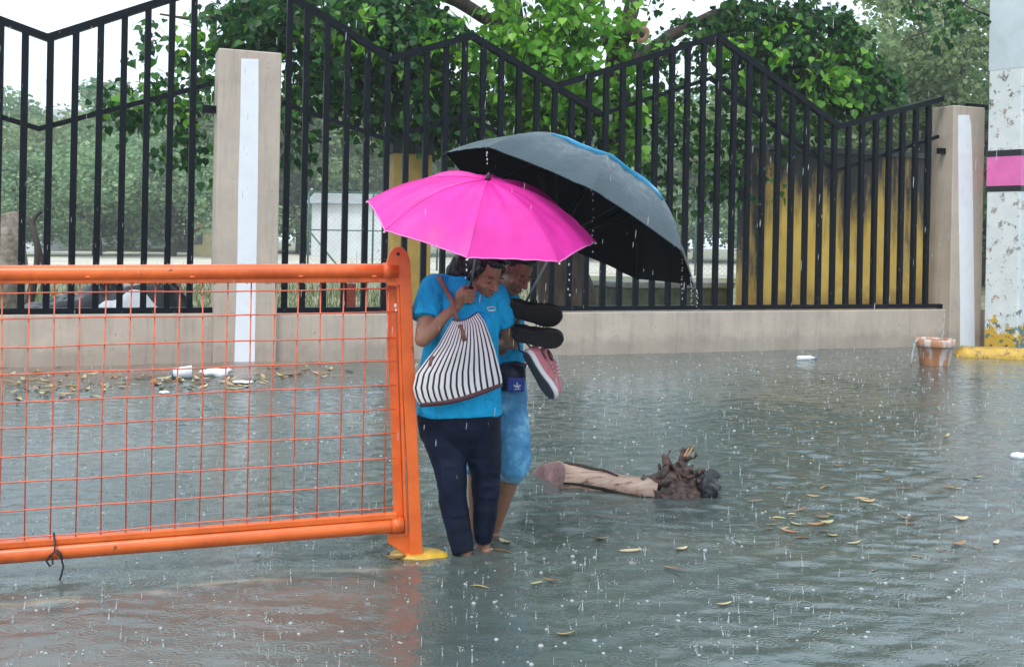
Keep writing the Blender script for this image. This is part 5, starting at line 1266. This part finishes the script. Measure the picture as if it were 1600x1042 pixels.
link('bag_body', me, stripe_mat(), bag, org)
rim_f = [bag_pt(u, 0.985, 1.10) for u in np.linspace(0.0, 1, 24)]
MB().tube(rim_f, 0, 8, ell=[(0.011, 0.004)] * 24, xdir=(0, 0, 1)).build('base_trim', 'maroon', bag)
MB().tube([bag_pt(u, 0.0, 1.05) for u in np.linspace(0, 1, 16)], 0.003, 6).build('top_trim', 'maroon', bag)
def flat(path, w, th, mat, name, parent, xd=(1, 0, 0.3)):
    return MB().tube(path, 0, 10, ell=[(w, th)] * len(path), xdir=xd).build(name, mat, parent)
tabp = [surf(bpy.data.objects['bag_body'], x, y, 0.003) for x, y in ((714, 498), (718, 508), (722, 519), (726, 533))]
tabp = [p for p in tabp if p is not None]
flat(tabp, 0.011, 0.003, 'leather', 'strap_tab', bag)
tab2 = [p for p in (surf(bpy.data.objects['bag_body'], x, y, 0.003) for x, y in ((676, 556), (674, 563), (672, 572))) if p is not None]
if len(tab2) > 1: flat(tab2, 0.008, 0.003, 'leather', 'strap_tab', bag)
sp_ = [surf(shirt1, x, y, 0.006) for x, y in ((678, 424), (684, 433), (690, 443), (696, 453))]
sp_ = [p for p in sp_ if p is not None] + [px(706, 470, 4.86), px(714, 500, 4.80)]
flat(sp_, 0.011, 0.003, 'leather', 'strap', bag)

# ------------------------------------------------------------------ carried shoes
def shoe_meshes(L=0.265):
    """heel at x=0, toe at x=L, sole at z=0"""
    def hw(t): return np.interp(t, [0, .04, .12, .3, .5, .72, .88, .96, 1], [0.006, .024, .033, .031, .034, .046, .040, .024, .004])
    T = np.concatenate([np.linspace(0, .12, 6), np.linspace(.16, .86, 14), np.linspace(.9, 1, 7)])
    off = lambda t: 0.008 * math.sin(math.pi * t) * (1 if t > .4 else t / .4)
    sole = MB(); out = [(t * L, hw(t) + off(t)) for t in T] + [(t * L, -hw(t) + off(t)) for t in T[::-1][1:-1]]
    n_ = len(out); ring = []
    for z, k in ((0.0, .93), (0.004, 1.0), (0.020, 1.0), (0.024, .96)): ring.append([(x + (L/2 - x) * (1 - k) * .3, y * k, z) for x, y in out])
    sole.grid(ring, wrap=True); sole.f.append(tuple(range(n_))); sole.sm.append(False); sole.f.append(tuple(3*n_ + i for i in range(n_))); sole.sm.append(False)
    tread = MB(); tread.prism([(x + (L/2 - x) * .05, y * .84) for x, y in out], np.array([1., 0, 0]), np.array([0, 1., 0]), Zu, (0, 0, 0), -0.004, 0.001)
    for t in np.linspace(.08, .93, 13):
        w = hw(t) * .82; tread.box((t * L, off(t), -0.0055), (L * .028, 2 * w * .9, 0.004))
    up = MB(); rows = []
    for t in np.linspace(0.012, .985, 26):
        h = np.interp(t, [0, .05, .3, .42, .6, .8, .95, 1], [.055, .068, .062, .072, .056, .042, .026, .012]); w = hw(t) * .97; r_ = []
        for a in np.linspace(0, math.pi, 13):
            c_, s_ = math.cos(a), math.sin(a); dip = 0.014 if (.07 < t < .36 and s_ > .8) else 0
            r_.append((t * L, w * math.copysign(abs(c_) ** .7, c_) * (1 - .25 * s_) + off(t), .018 + (h * s_ ** .75) - dip))
        rows.append(r_)
    up.grid(rows); b_ = len(up.v); up.f.append(tuple(range(13))); up.sm.append(True)
    op = MB(); op.ell((.22 * L, 0.004, .072), (.13 * L, .022, .010))
    lc = MB()
    for t in (.44, .51, .58, .65): lc.tube([(t * L, -.018, .018 + np.interp(t, [.42, .6, .8], [.064, .052, .040])), (t * L, 0.004, .026 + np.interp(t, [.42, .6, .8], [.070, .056, .042])), (t * L, .026, .018 + np.interp(t, [.42, .6, .8], [.064, .052, .040]))], .003, 5)
    return sole, tread, up, op, lc
SHOE = shoe_meshes(); SN = ('sole', 'tread', 'upper', 'opening', 'laces')
def shoe(pos, xd, zd, mats, label, k=1.0, group=None, ky=1.0):
    """pos: heel point; xd: heel-to-toe direction; zd: direction out of the foot opening"""
    x = np.array(xd, float); x /= np.linalg.norm(x); z = np.array(zd, float); z -= x * (z @ x); z /= np.linalg.norm(z); y = np.cross(z, x)
    t = thing('shoe', pos, label, 'shoe', group)
    for s_, nm, mt in zip(SHOE, SN, mats):
        o = link(nm, s_.mesh(nm, (0, 0, 0)), mt, t, world_loc(t))
        if nm == 'upper':
            so = o.modifiers.new('s', 'SOLIDIFY'); so.thickness = 0.003
    t.matrix_world = Matrix([[*(k * np.array([x[r], y[r] * ky, z[r]])), pos[r]] for r in range(3)] + [[0, 0, 0, 1]])
    return t
bm_ = ('rubber', 'rubber', 'black_cloth', 'rubber', 'black_cloth')
Ys = 5.08
shoe(px(790, 483, Ys), px(876, 496, Ys - 0.02) - px(790, 483, Ys), (0.08, 0.88, 0.45), bm_, 'upper black shoe of the carried pair, sole towards the viewer', 1.08, 'carried black shoes', 1.3)
shoe(px(799, 524, Ys - 0.03), px(874, 531, Ys - 0.05) - px(799, 524, Ys - 0.03), (0.05, 0.84, 0.52), bm_, 'lower black shoe of the carried pair, below the other', 0.98, 'carried black shoes', 1.3)
M['pink_leather'] = simple('pink_sneaker', (0.52, 0.16, 0.18), 0.5, var=0.2, scale=20); M['grey_sole'] = simple('dark_grey_sole', (0.06, 0.065, 0.075), 0.5, var=0.3, scale=40, bump=0.3)
M['sole_white'] = simple('white_midsole', (0.70, 0.68, 0.68), 0.5, var=0.1)
sm_ = ('sole_white', 'grey_sole', 'pink_leather', 'maroon', 'sole_white')
shoe(px(818, 548, Ys), px(868, 628, Ys - 0.03) - px(818, 548, Ys), (0.80, 0.55, 0.28), sm_, 'pink sneaker with white sole hanging below the black shoes, sole outwards', 1.08, 'carried pink sneakers')
shoe(px(834, 548, Ys + 0.08), px(866, 618, Ys + 0.06) - px(834, 548, Ys + 0.08), (0.9, -0.25, 0.25), sm_, 'second pink sneaker hanging behind the one with its sole outwards', 0.95, 'carried pink sneakers')
cd = thing('shoe_laces', px(800, 505, Ys), 'dark knotted laces holding the carried shoes under the hand', 'laces')
MB().tube([hand2, px(796, 495, Ys), px(806, 520, Ys), px(812, 548, Ys), px(822, 552, Ys)], 0.006, 8).build('lace', 'black_wire', cd)
MB().tube([hand2 + [0, 0, -.01], px(803, 498, Ys), px(818, 530, Ys + .03), px(836, 552, Ys + .06)], 0.005, 8).build('lace', 'black_wire', cd)

# ================================================================== LOG, POT, LITTER
def peeled_mat():
    m, n, b = new_mat('peeled_wet_wood'); v = objcoord(n, (1.2, 9, 9))
    nz = N(n, 'ShaderNodeTexNoise', Scale=4.0, Detail=7.0, Roughness=0.65); n.links.new(v, nz.inputs['Vector'])
    r = ramp(n, [(0.36, (0.12, 0.06, 0.04)), (0.45, (0.46, 0.28, 0.20)), (0.70, (0.64, 0.45, 0.35))]); n.links.new(nz.outputs['Fac'], r.inputs['Fac'])
    n.links.new(r.outputs['Color'], b.inputs['Base Color']); b.inputs['Roughness'].default_value = 0.38
    bp = N(n, 'ShaderNodeBump', Strength=0.4, Distance=0.01); n.links.new(nz.outputs['Fac'], bp.inputs['Height']); n.links.new(bp.outputs[0], b.inputs['Normal'])
    return m
lg = thing('log', LOGP + [0, 0, -0.06], 'pale peeled log with a dark root stump lying in the floodwater', 'log')
lp = [(852, 752, 0.158), (880, 753, 0.150), (915, 756, 0.128), (950, 760, 0.112), (985, 765, 0.104), (1015, 769, 0.112), (1035, 771, 0.10)]
pts = np.array([pxz(x, y) for x, y, _ in lp]); fine = []; rad = []
for i in range(len(pts) - 1):
    for f in np.linspace(0, 1, 6, endpoint=False): fine.append(pts[i] * (1 - f) + pts[i + 1] * f); rad.append(lp[i][2] * (1 - f) + lp[i + 1][2] * f)
fine = np.array(fine); dv = fine[-1] - fine[0]; dv /= np.linalg.norm(dv); sd = np.cross(dv, Zu)
ring = []
for k, (c, r) in enumerate(zip(fine, rad)):
    row_ = []
    for t_ in np.linspace(0, 2 * math.pi, 36, endpoint=False):
        rr = r * (0.93 + 0.06 * math.sin(2 * t_ + 0.6) + 0.05 * float(noise(np.array([k * 0.12, math.cos(t_) * 5, math.sin(t_) * 5]), 1.3, 15)) + 0.05 * float(noise(np.array([k * 0.22, math.cos(t_) * 1.6, math.sin(t_) * 1.6]), 1.3, 5)))
        sh = dv * (0.09 * math.sin(t_) + 0.15 * math.cos(t_)) * max(0, 1 - k / 8)      # slanting cut
        row_.append(c + (sd * math.cos(t_) * 1.1 + Zu * math.sin(t_) * 0.90) * rr + sh)
    ring.append(row_)
MB().grid(ring, wrap=True).build('trunk', peeled_mat(), lg)
def ring_pt(k_, th_):
    f_ = th_ / 6.2832 * 36; i_ = int(math.floor(f_)); f_ -= i_
    return np.array(ring[k_][i_ % 36]) * (1 - f_) + np.array(ring[k_][(i_ + 1) % 36]) * f_
for t0_, k0_, k1_, wd_ in ((1.35, 2, 22, .020), (0.05, 8, 34, .026)):      # strips of bark still clinging
    MB().tube([ring_pt(k_, t0_ + .18 * math.sin(k_ * .17)) for k_ in range(k0_, k1_)], 0, 7, ell=[(wd_ * (0.4 + 0.6 * math.sin(math.pi * (i_ + .5) / (k1_ - k0_))), .006) for i_ in range(k1_ - k0_)], xdir=(0, -.7, .7)).build('bark_strip', 'bark', lg)
c0 = np.mean(ring[0], 0); cap_ = [[c0 + (np.array(p) - c0) * q_ + dv * d_ for p in ring[0]] for q_, d_ in ((1.0, 0.0), (0.86, -0.006), (0.6, 0.012), (0.35, 0.022), (0.03, 0.03))]
MB().grid(cap_, wrap=True).build('cut_end', simple('stained_cut_wood', (0.20, 0.105, 0.10), 0.5, var=0.9, scale=7, bump=0.5, bscale=24), lg)
mb = MB()
for x, y, z, r in ((1020, 768, 0.02, (.11, .09, .085)), (1045, 770, 0.03, (.12, .10, .10)), (1068, 772, 0.02, (.10, .09, .085)), (1050, 774, 0.0, (.14, .11, .06)), (1085, 773, -.01, (.07, .08, .06))):
    p = pxz(x, y); p[2] = z; mb.ell(p, r)
def q3(x, y, Yr): return px(x, y, Yr)
YL = float(pxz(1050, 768)[1])
for path, rr in (([(1036, 752), (1041, 733), (1043, 716), (1047, 704)], [.030, .022, .017, .006]), ([(1040, 735), (1037, 720), (1038, 712)], [.014, .011, .005]),
                 ([(1062, 748), (1068, 726), (1076, 706), (1083, 694)], [.040, .028, .018, .005]), ([(1068, 726), (1064, 714), (1068, 700)], [.018, .012, .005]), ([(1072, 720), (1084, 714), (1088, 708)], [.016, .011, .004]), ([(1060, 740), (1054, 728), (1058, 722)], [.018, .012, .006])):
    mb.chain([q3(x, y, YL) for x, y in path], rr, 9)
for k_ in range(9):                                   # broken roots
    aa = rng.uniform(0, 6.28); st0 = pxz(1050 + rng.uniform(-28, 30), 771); st0[2] = 0.06
    dd = np.array([abs(math.cos(aa)) * 0.7 - 0.25, math.sin(aa) * 0.5 - 0.2, rng.uniform(0.0, 0.9)]); dd /= np.linalg.norm(dd); ln = rng.uniform(.07, .13)
    mb.chain([st0, st0 + dd * ln * .6 + rng.normal(size=3) * .012, st0 + dd * ln * 1.1 + rng.normal(size=3) * .02], [.030, .017, .005], 8)
remesh(mb, 'root_stump', 0.006, simple('wet_dark_bark', (0.07, 0.036, 0.027), 0.42, var=0.9, scale=14, bump=0.8, bscale=30), lg, 2, lambda V: (0.015 * (1 - 2 * np.abs(noise(V, 22, 4))) + 0.006 * noise(V, 45, 8)).astype(np.float32))
for path, rr in (([(1074, 712), (1080, 703), (1084, 695)], [.010, .008, .002]), ([(1070, 712), (1074, 704), (1077, 699)], [.009, .006, .002])):
    MB().chain([q3(x, y, YL - 0.03) for x, y in path], rr, 7).build('splinter', 'cut_wood', lg)
mb = MB(); p = pxz(1096, 771); p[2] = 0.055; mb.ell(p, (.095, .10, .075)); mb.ell(p + [.03, -.02, -.02], (.075, .09, .065)); mb.cap(p + [-.05, 0, .05], .03, p + [.07, 0, .055], .028)
remesh(mb, 'charred_knot', 0.006, simple('charred_wet_wood', (0.012, 0.013, 0.016), 0.28, var=0.4, scale=20, bump=0.5), lg, 3, lambda V: (0.020 * (1 - 2 * np.abs(noise(V, 14, 4))) + 0.006 * noise(V, 40, 5)).astype(np.float32))

# terracotta pot filling from a trickle
def pot_mat():
    m, n, b = new_mat('limewashed_terracotta'); v = objcoord(n)
    nz = N(n, 'ShaderNodeTexNoise', Scale=6.0, Detail=5.0); n.links.new(v, nz.inputs['Vector'])
    r = ramp(n, [(0.3, (0.38, 0.15, 0.07)), (0.7, (0.52, 0.24, 0.12))]); n.links.new(nz.outputs['Fac'], r.inputs['Fac'])
    v2 = objcoord(n, (9, 9, 2.0)); st_ = N(n, 'ShaderNodeTexNoise', Scale=1.0, Detail=5.0, Roughness=0.6); n.links.new(v2, st_.inputs['Vector'])
    r2 = ramp(n, [(0.47, (0, 0, 0)), (0.58, (0.8, 0.8, 0.8))]); n.links.new(st_.outputs['Fac'], r2.inputs['Fac'])
    n.links.new(mixc(n, r2.outputs['Color'], r.outputs['Color'], (0.66, 0.60, 0.58)), b.inputs['Base Color']); b.inputs['Roughness'].default_value = 0.45
    return m
pp_ = pxz(1460, 570); pt = thing('terracotta_pot', pp_ + [0, 0, -0.05], 'terracotta pot overflowing with rainwater at the foot of the wall', 'pot')
pm = pot_mat()
MB().lathe([(0.02, -0.05), (0.175, -0.05), (0.185, 0.02), (0.222, 0.225), (0.232, 0.24), (0.252, 0.245), (0.258, 0.26), (0.258, 0.33), (0.250, 0.345), (0.228, 0.345), (0.222, 0.30), (0.20, 0.10)], pp_, 40).build('body', pm, pt)
MB().lathe([(0.001, 0.322), (0.224, 0.322)], pp_, 32).build('standing_water', 'plastic_black', pt)
def wet_mat():
    m, n, b = new_mat('falling_water'); b.inputs['Base Color'].default_value = (0.80, 0.84, 0.86, 1); b.inputs['Roughness'].default_value = 0.08
    b.inputs['Transmission Weight'].default_value = 0.55; b.inputs['IOR'].default_value = 1.33; return m
M['wet'] = wet_mat()
tk = W(0, 0, 0); a0 = pxw(1476, 486, 0.02); a1 = np.array([pp_[0] + 0.09, pp_[1] - 0.02, 0.325])
path = [a0 * (1 - t) + a1 * t + np.array([0.008 * math.sin(t * 19), 0, 0]) - Zu * 0 for t in np.linspace(0, 1, 30)]
tw = MB().tube(path, [0.006 + 0.003 * math.sin(i * 2.3) for i in range(30)], 8).build('water_trickle', 'wet', org=a1)
tag(tw, 'thin trickle of water falling from the fence rail into the pot', 'water')
sp0 = pp_ + np.array([-0.25, -0.05, 0.33]); path = [sp0 + np.array([-0.02 - 0.06 * t, -0.01, -0.02 - 0.31 * t * t]) for t in np.linspace(0, 1, 12)]
ov = MB().tube([sp0 + [0.03, 0.01, 0.012]] + path, [0.010] + [0.012 + 0.006 * math.sin(i * 1.7) for i in range(12)], 8).build('water_spill', 'wet', org=path[-1])
tag(ov, 'stream of water spilling over the left rim of the pot', 'water')

# rubbish
def crumple(name, c, r, label, cat, seed, mat='plastic_white'):
    mb = MB(); mb.ell(c, r, n=22, m=14); V = np.array(mb.v); nn = V - c
    mb.v = [tuple(p) for p in (c + nn * (1 + 0.35 * noise(V, 16, seed) + 0.2 * noise(V, 40, seed + 1))[:, None])]
    o = mb.build(name, mat, org=c); tag(o, label, cat); return o
crumple('foam_tray', pxz(338, 583, 0.03), (0.17, 0.10, 0.055), 'white foam tray washed up at the foot of the tall striped pillar', 'tray', 3)
cup = thing('plastic_cup', pxz(283, 583, 0.03), 'tipped white plastic cup left of the foam tray', 'cup')
cp0 = pxz(270, 583, 0.05); cp1 = pxz(300, 581, 0.06)
MB().tube([cp0, cp0 + (cp1 - cp0) * 0.95, cp1, cp1 - (cp1 - cp0) * 0.1, cp0 + (cp1 - cp0) * .3], [0.050, 0.072, 0.076, 0.068, 0.048], 20).build('cup_wall', 'plastic_white', cup)
MB().tube([cp0 - (cp1 - cp0) * 0.05, cp0 + (cp1 - cp0) * 0.02], [0.053, 0.053], 20).build('blue_base', simple('blue_plastic', (0.10, 0.25, 0.45), 0.4), cup)
bt = thing('plastic_bottle', pxz(1260, 559, 0.0), 'white plastic bottle floating by the low wall', 'bottle')
b0_ = pxz(1246, 560, 0.02); b1_ = pxz(1276, 559, 0.02)
MB().tube([b0_ + (b1_ - b0_) * t for t in (0, .03, .1, .65, .8, .9)], [0.02, .034, .036, .036, .016, .014], 16).build('bottle_body', 'plastic_white', bt)
MB().tube([b0_ + (b1_ - b0_) * t for t in (.9, 1.0)], [0.018, .018], 16).build('cap', simple('blue_cap', (0.12, 0.22, 0.40), 0.4), bt)
crumple('plastic_bag', pxz(1594, 713, 0.01), (0.06, 0.05, 0.035), 'white plastic bag floating at the right edge', 'bag', 5)
crumple('paper_scrap', pxz(256, 613, 0.012), (0.045, 0.04, 0.02), 'small pale paper scrap on the wet bank below the cup', 'paper', 7)
crumple('paper_scrap', pxz(380, 597, 0.02), (0.11, 0.05, 0.02), 'flat pale scrap right of the foam tray by the pillar', 'paper', 8)

# fallen leaves: narrow blades, slightly curled
def narrow_leaf(curl, wid):
    mb = MB(); P = []
    for t in np.linspace(0, 1, 7):
        w = wid * math.sin(math.pi * (0.06 + 0.88 * t)) ** 0.8; z = curl * (t - 0.5) ** 2 * 4
        P.append([(t - 0.5, -w, z + 0.25 * w), (t - 0.5, 0, z), (t - 0.5, w, z + 0.25 * w)])
    mb.grid(P); return mb.mesh('leaf', (0, 0, 0))
NL = [narrow_leaf(c, w) for c, w in ((0.04, .12), (0.10, .15), (-0.05, .10), (0.14, .19))]
for me_ in NL: me_.materials.append(M['dead_leaf'])
def wz(x, y): return max(0.0, float(ground_z(np.array([x]), np.array([y]))[0]))
tints = []
for i, c_ in enumerate(((0.46, 0.31, 0.14), (0.33, 0.17, 0.07), (0.55, 0.43, 0.24), (0.40, 0.35, 0.15), (0.20, 0.11, 0.05))):
    tints.append(simple('fallen_leaf_tint', c_, 0.35, var=0.35, scale=3.0))
NLM = []
for me_ in NL:
    for tm in tints:
        c = me_.copy(); c.materials.clear(); c.materials.append(tm); NLM.append(c)
def drop_leaf(x, y, label, group, lo=0.05, hi=0.11, flat_bias=True):
    p = pxz(x, y, 0.0); z = wz(p[0], p[1])
    if z > 0: p = pxz(x, y, z)
    o = bpy.data.objects.new('fallen_leaf', NLM[rng.integers(len(NLM))]); COL.objects.link(o)
    o.location = (p[0], p[1], z + 0.007); s = rng.uniform(lo, hi); o.scale = (s, s, s)
    o.rotation_euler = (rng.normal() * 0.12, rng.normal() * 0.08, rng.normal() * 0.45 if flat_bias else rng.uniform(0, 6.28))
    tag(o, label, 'leaf', group); return o
R_ = [(380,210),(490,230),(340,282),(375,300),(310,312),(435,316),(260,320),(390,354),(155,373),(285,396),(340,407),(590,362),(610,375),(640,388),(600,395),(315,437),(440,462),(220,470),(210,487),(290,497),(345,522),(460,515),(555,545),(770,445),(770,466),(945,318),(970,322),(930,440),(985,445),(650,478),(910,570),(1040,560),(980,550),(1130,543),(1195,517),(1200,618),(810,597),(640,655),(30,793),(800,215),(790,240),(660,250),(1055,278),(1000,285),(930,112),(60,40),(680,288),(765,322),(425,440),(470,430),(400,470),(330,470),(270,485),(380,500),(430,500),(500,470),(305,425),(250,440)]
for a, b in R_: drop_leaf(1120 + a * .3859, 640 + b * .3858, 'narrow yellow-brown leaf floating in the scatter right of the log', 'leaves scattered right of the log')
for a, b in ((540,335),(795,322),(860,312),(925,552),(1080,125),(1215,177),(1405,257),(1440,170)): drop_leaf(560 + a * .35, 800 + b * .35, 'narrow tan leaf floating on the open water in front of the two people', 'leaves on the water in front of the people', .07, .12)
for a, b in ((640,175),(565,147),(655,140),(160,210)): drop_leaf(560 + a * .35, 800 + b * .35, 'pale leaf floating against the bare feet or the barrier foot', 'leaves around the feet', .07, .11)
cl_l = [(130, 605, 60, 10, 26), (60, 610, 50, 14, 22), (190, 592, 60, 8, 20), (300, 600, 55, 12, 40), (370, 598, 45, 9, 22), (60, 580, 55, 6, 10), (430, 585, 40, 10, 14), (510, 588, 40, 14, 8)]
for cx_, cy_, rx_, ry_, n_ in cl_l:
    for _ in range(n_):
        drop_leaf(np.clip(cx_ + rng.normal() * rx_ * .6, 0, 590), np.clip(cy_ + rng.normal() * ry_ * .6, 571, 640), 'fallen brown or yellow leaf in the wet litter by the wall behind the barrier', 'leaf litter by the left wall', .08, .17, False)

# ================================================================== RAIN
def sphere_t(n=6, m=4):
    mb = MB(); mb.ell((0, 0, 0), (1, 1, 1), n=n, m=m)
    tri = []
    for f in mb.f: tri += [f] if len(f) == 3 else [(f[0], f[1], f[2]), (f[0], f[2], f[3])]
    return np.array(mb.v), np.array(tri)
SV, SF = sphere_t()
def cone_t(n=5):
    v = [(math.cos(t), math.sin(t), 0) for t in np.linspace(0, 6.2832, n, endpoint=False)] + [(0.45 * math.cos(t), 0.45 * math.sin(t), .55) for t in np.linspace(0, 6.2832, n, endpoint=False)] + [(0, 0, 1)]
    f = []
    for j in range(n): f += [(j, (j+1) % n, n + (j+1) % n), (j, n + (j+1) % n, n + j), (n + j, n + (j+1) % n, 2*n)]
    return np.array(v), np.array(f)
CV, CF = cone_t()
AV, AF = [], []
cnt = [0]
def put(V, Fc): AV.append(V); AF.append(Fc + cnt[0]); cnt[0] += len(V)
def rot_to(d):
    d = np.array(d, float); d /= np.linalg.norm(d); a = np.cross(d, [0.3, 0.9, 0.1]); a /= np.linalg.norm(a); return np.stack([a, np.cross(d, a), d], 1)
def splash(p, k):
    kind = rng.random()
    if kind < 0.36:                                   # rebound jet with a bead
        h = rng.uniform(0.008, 0.030) * k; r = rng.uniform(0.0013, 0.0026) * k
        R_m = rot_to((rng.normal() * .12, rng.normal() * .12, 1)); put((CV * [r * 1.6, r * 1.6, h]) @ R_m.T + p, CF)
        q = p + R_m @ np.array([0, 0, h * rng.uniform(.95, 1.25)]); b = r * rng.uniform(0.9, 1.6); put(SV * b + q, SF)
        if rng.random() < .4: put(SV * b * .7 + q + [0, 0, b * 3.2], SF)
    elif kind < 0.43:                                 # crown of small spikes
        n_ = rng.integers(5, 9); r0 = rng.uniform(.006, .013) * k
        for j in range(n_):
            t = 6.2832 * j / n_ + rng.uniform(-.3, .3); d = np.array([math.cos(t) * .7, math.sin(t) * .7, 1]); h = rng.uniform(.005, .013) * k
            R_m = rot_to(d); q = p + np.array([math.cos(t), math.sin(t), 0]) * r0; put((CV * [.0022 * k, .0022 * k, h]) @ R_m.T + q, CF)
            if rng.random() < .6: put(SV * .0018 * k + q + d * h * 1.1, SF)
    elif kind < 0.9:                                  # bubble dome
        b = rng.uniform(.003, .0085) * k; put(SV * [b, b, b * .8] + p, SF)
    else:                                             # scattered beads
        for j in range(rng.integers(2, 5)): put(SV * rng.uniform(.0014, .0032) * k + p + rng.normal(size=3) * [.02, .02, .006] + [0, 0, .012], SF)
n_s = 0
LEGS = [(np.array([fc[0], fc[1]]), .16), (np.array([FEET[0][0], FEET[0][1]]), .12), (np.array([FEET[1][0], FEET[1][1]]), .12)]
while n_s < 4200:
    Yp = 2.6 + (rng.random() ** 1.25) * 13.0; Xp = rng.uniform(-0.60, 0.62) * Yp
    o_ = (Xp - P1[0]) * WN[0] + (Yp - P1[1]) * WN[1]
    if o_ < 0.1: continue
    zz = max(0.0, wz(Xp, Yp)); n_s += 1
    k = rng.choice([0.7, 1.0, 1.0, 1.4], 1)[0] * (1 + 0.05 * max(0, Yp - 5))
    splash(np.array([Xp, Yp, zz]), k)
# spray rebounding from the wall foot, umbrellas and barrier pipe
for _ in range(900):
    u_ = rng.uniform(ur, ul); ztop = lineZ([pxb(0, 428), pxb(618, 424)], u_) + 0.037
    if rng.random() < .45: splash(BP(u_, rng.uniform(-.015, .015), ztop - .002), .45)
for _ in range(110):                                 # drops hanging under the barrier tubes
    u_ = rng.uniform(ur, ul); top_ = rng.random() < .6
    z_ = (lineZ([pxb(0, 438.5), pxb(610, 437)], u_) - .0145) if top_ else (lineZ([pxb(0, 868), pxb(614, 820)], u_) - .0375)
    r = rng.uniform(.0025, .0045); put(SV * [r, r, r * 1.3] + BP(u_, .012 if top_ else 0., z_), SF)
V_ = np.concatenate(AV); F_ = np.concatenate(AF)
spm = raw_mesh('rain_splashes', V_, F_, True); tag(link('rain_splashes', spm, 'wet'), 'raindrop splashes all over the flood water', 'splashes', kind='stuff')
AV.clear(); AF.clear(); cnt[0] = 0
for _ in range(1700):                                # falling drops
    Yp = 2.2 + rng.random() * 11; Xp = rng.uniform(-0.58, 0.58) * Yp; Zp = rng.uniform(0.05, 1.526 + 0.26 * Yp)
    if (Xp - P1[0]) * WN[0] + (Yp - P1[1]) * WN[1] < 0.15: continue
    L_ = rng.uniform(.007, .016); r = rng.uniform(.0006, .0011); R_m = rot_to((0.05 + rng.normal() * .02, 0, 1)); put((SV * [r, r, L_]) @ R_m.T + np.array([Xp, Yp, Zp]), SF)
def drip(x, y0, y1, Yd, n_):                          # beads falling from the umbrella rims
    for j in range(n_):
        y = y0 + (y1 - y0) * (j + rng.random() * .6) / n_; r = rng.uniform(.0022, .0042); put(SV * [r, r, r * 1.6] + px(x + rng.normal() * 1.2, y, Yd), SF)
for x, y0, y1, Yd, n_ in ((926, 300, 400, 4.75, 9), (1066, 395, 470, 5.0, 11), (1080, 420, 480, 5.1, 14), (1090, 452, 490, 5.3, 9), (728, 404, 440, 4.3, 4), (889, 412, 470, 4.35, 5), (761, 236, 262, 4.65, 4), (592, 358, 420, 4.4, 4)): drip(x, y0, y1, Yd, n_)
rd = raw_mesh('raindrops', np.concatenate(AV), np.concatenate(AF), True); tag(link('raindrops', rd, 'wet'), 'falling raindrops in the air', 'rain', kind='stuff')

# ------------------------------------------------------------------ rain haze
hz = MB().box((0, 95, 13.5), (530, 340, 30)).build('haze', None, org=(0, 0, 0))
hm = bpy.data.materials.new('rain_haze'); hm.use_nodes = True; hn = hm.node_tree; hn.nodes.clear()
ho = hn.nodes.new('ShaderNodeOutputMaterial'); pv = hn.nodes.new('ShaderNodeVolumePrincipled')
pv.inputs['Color'].default_value = (0.92, 0.96, 1.0, 1); pv.inputs['Density'].default_value = 0.0012; pv.inputs['Anisotropy'].default_value = 0.2
hn.links.new(pv.outputs[0], ho.inputs['Volume']); hz.data.materials.append(hm); tag(hz, kind='stuff')
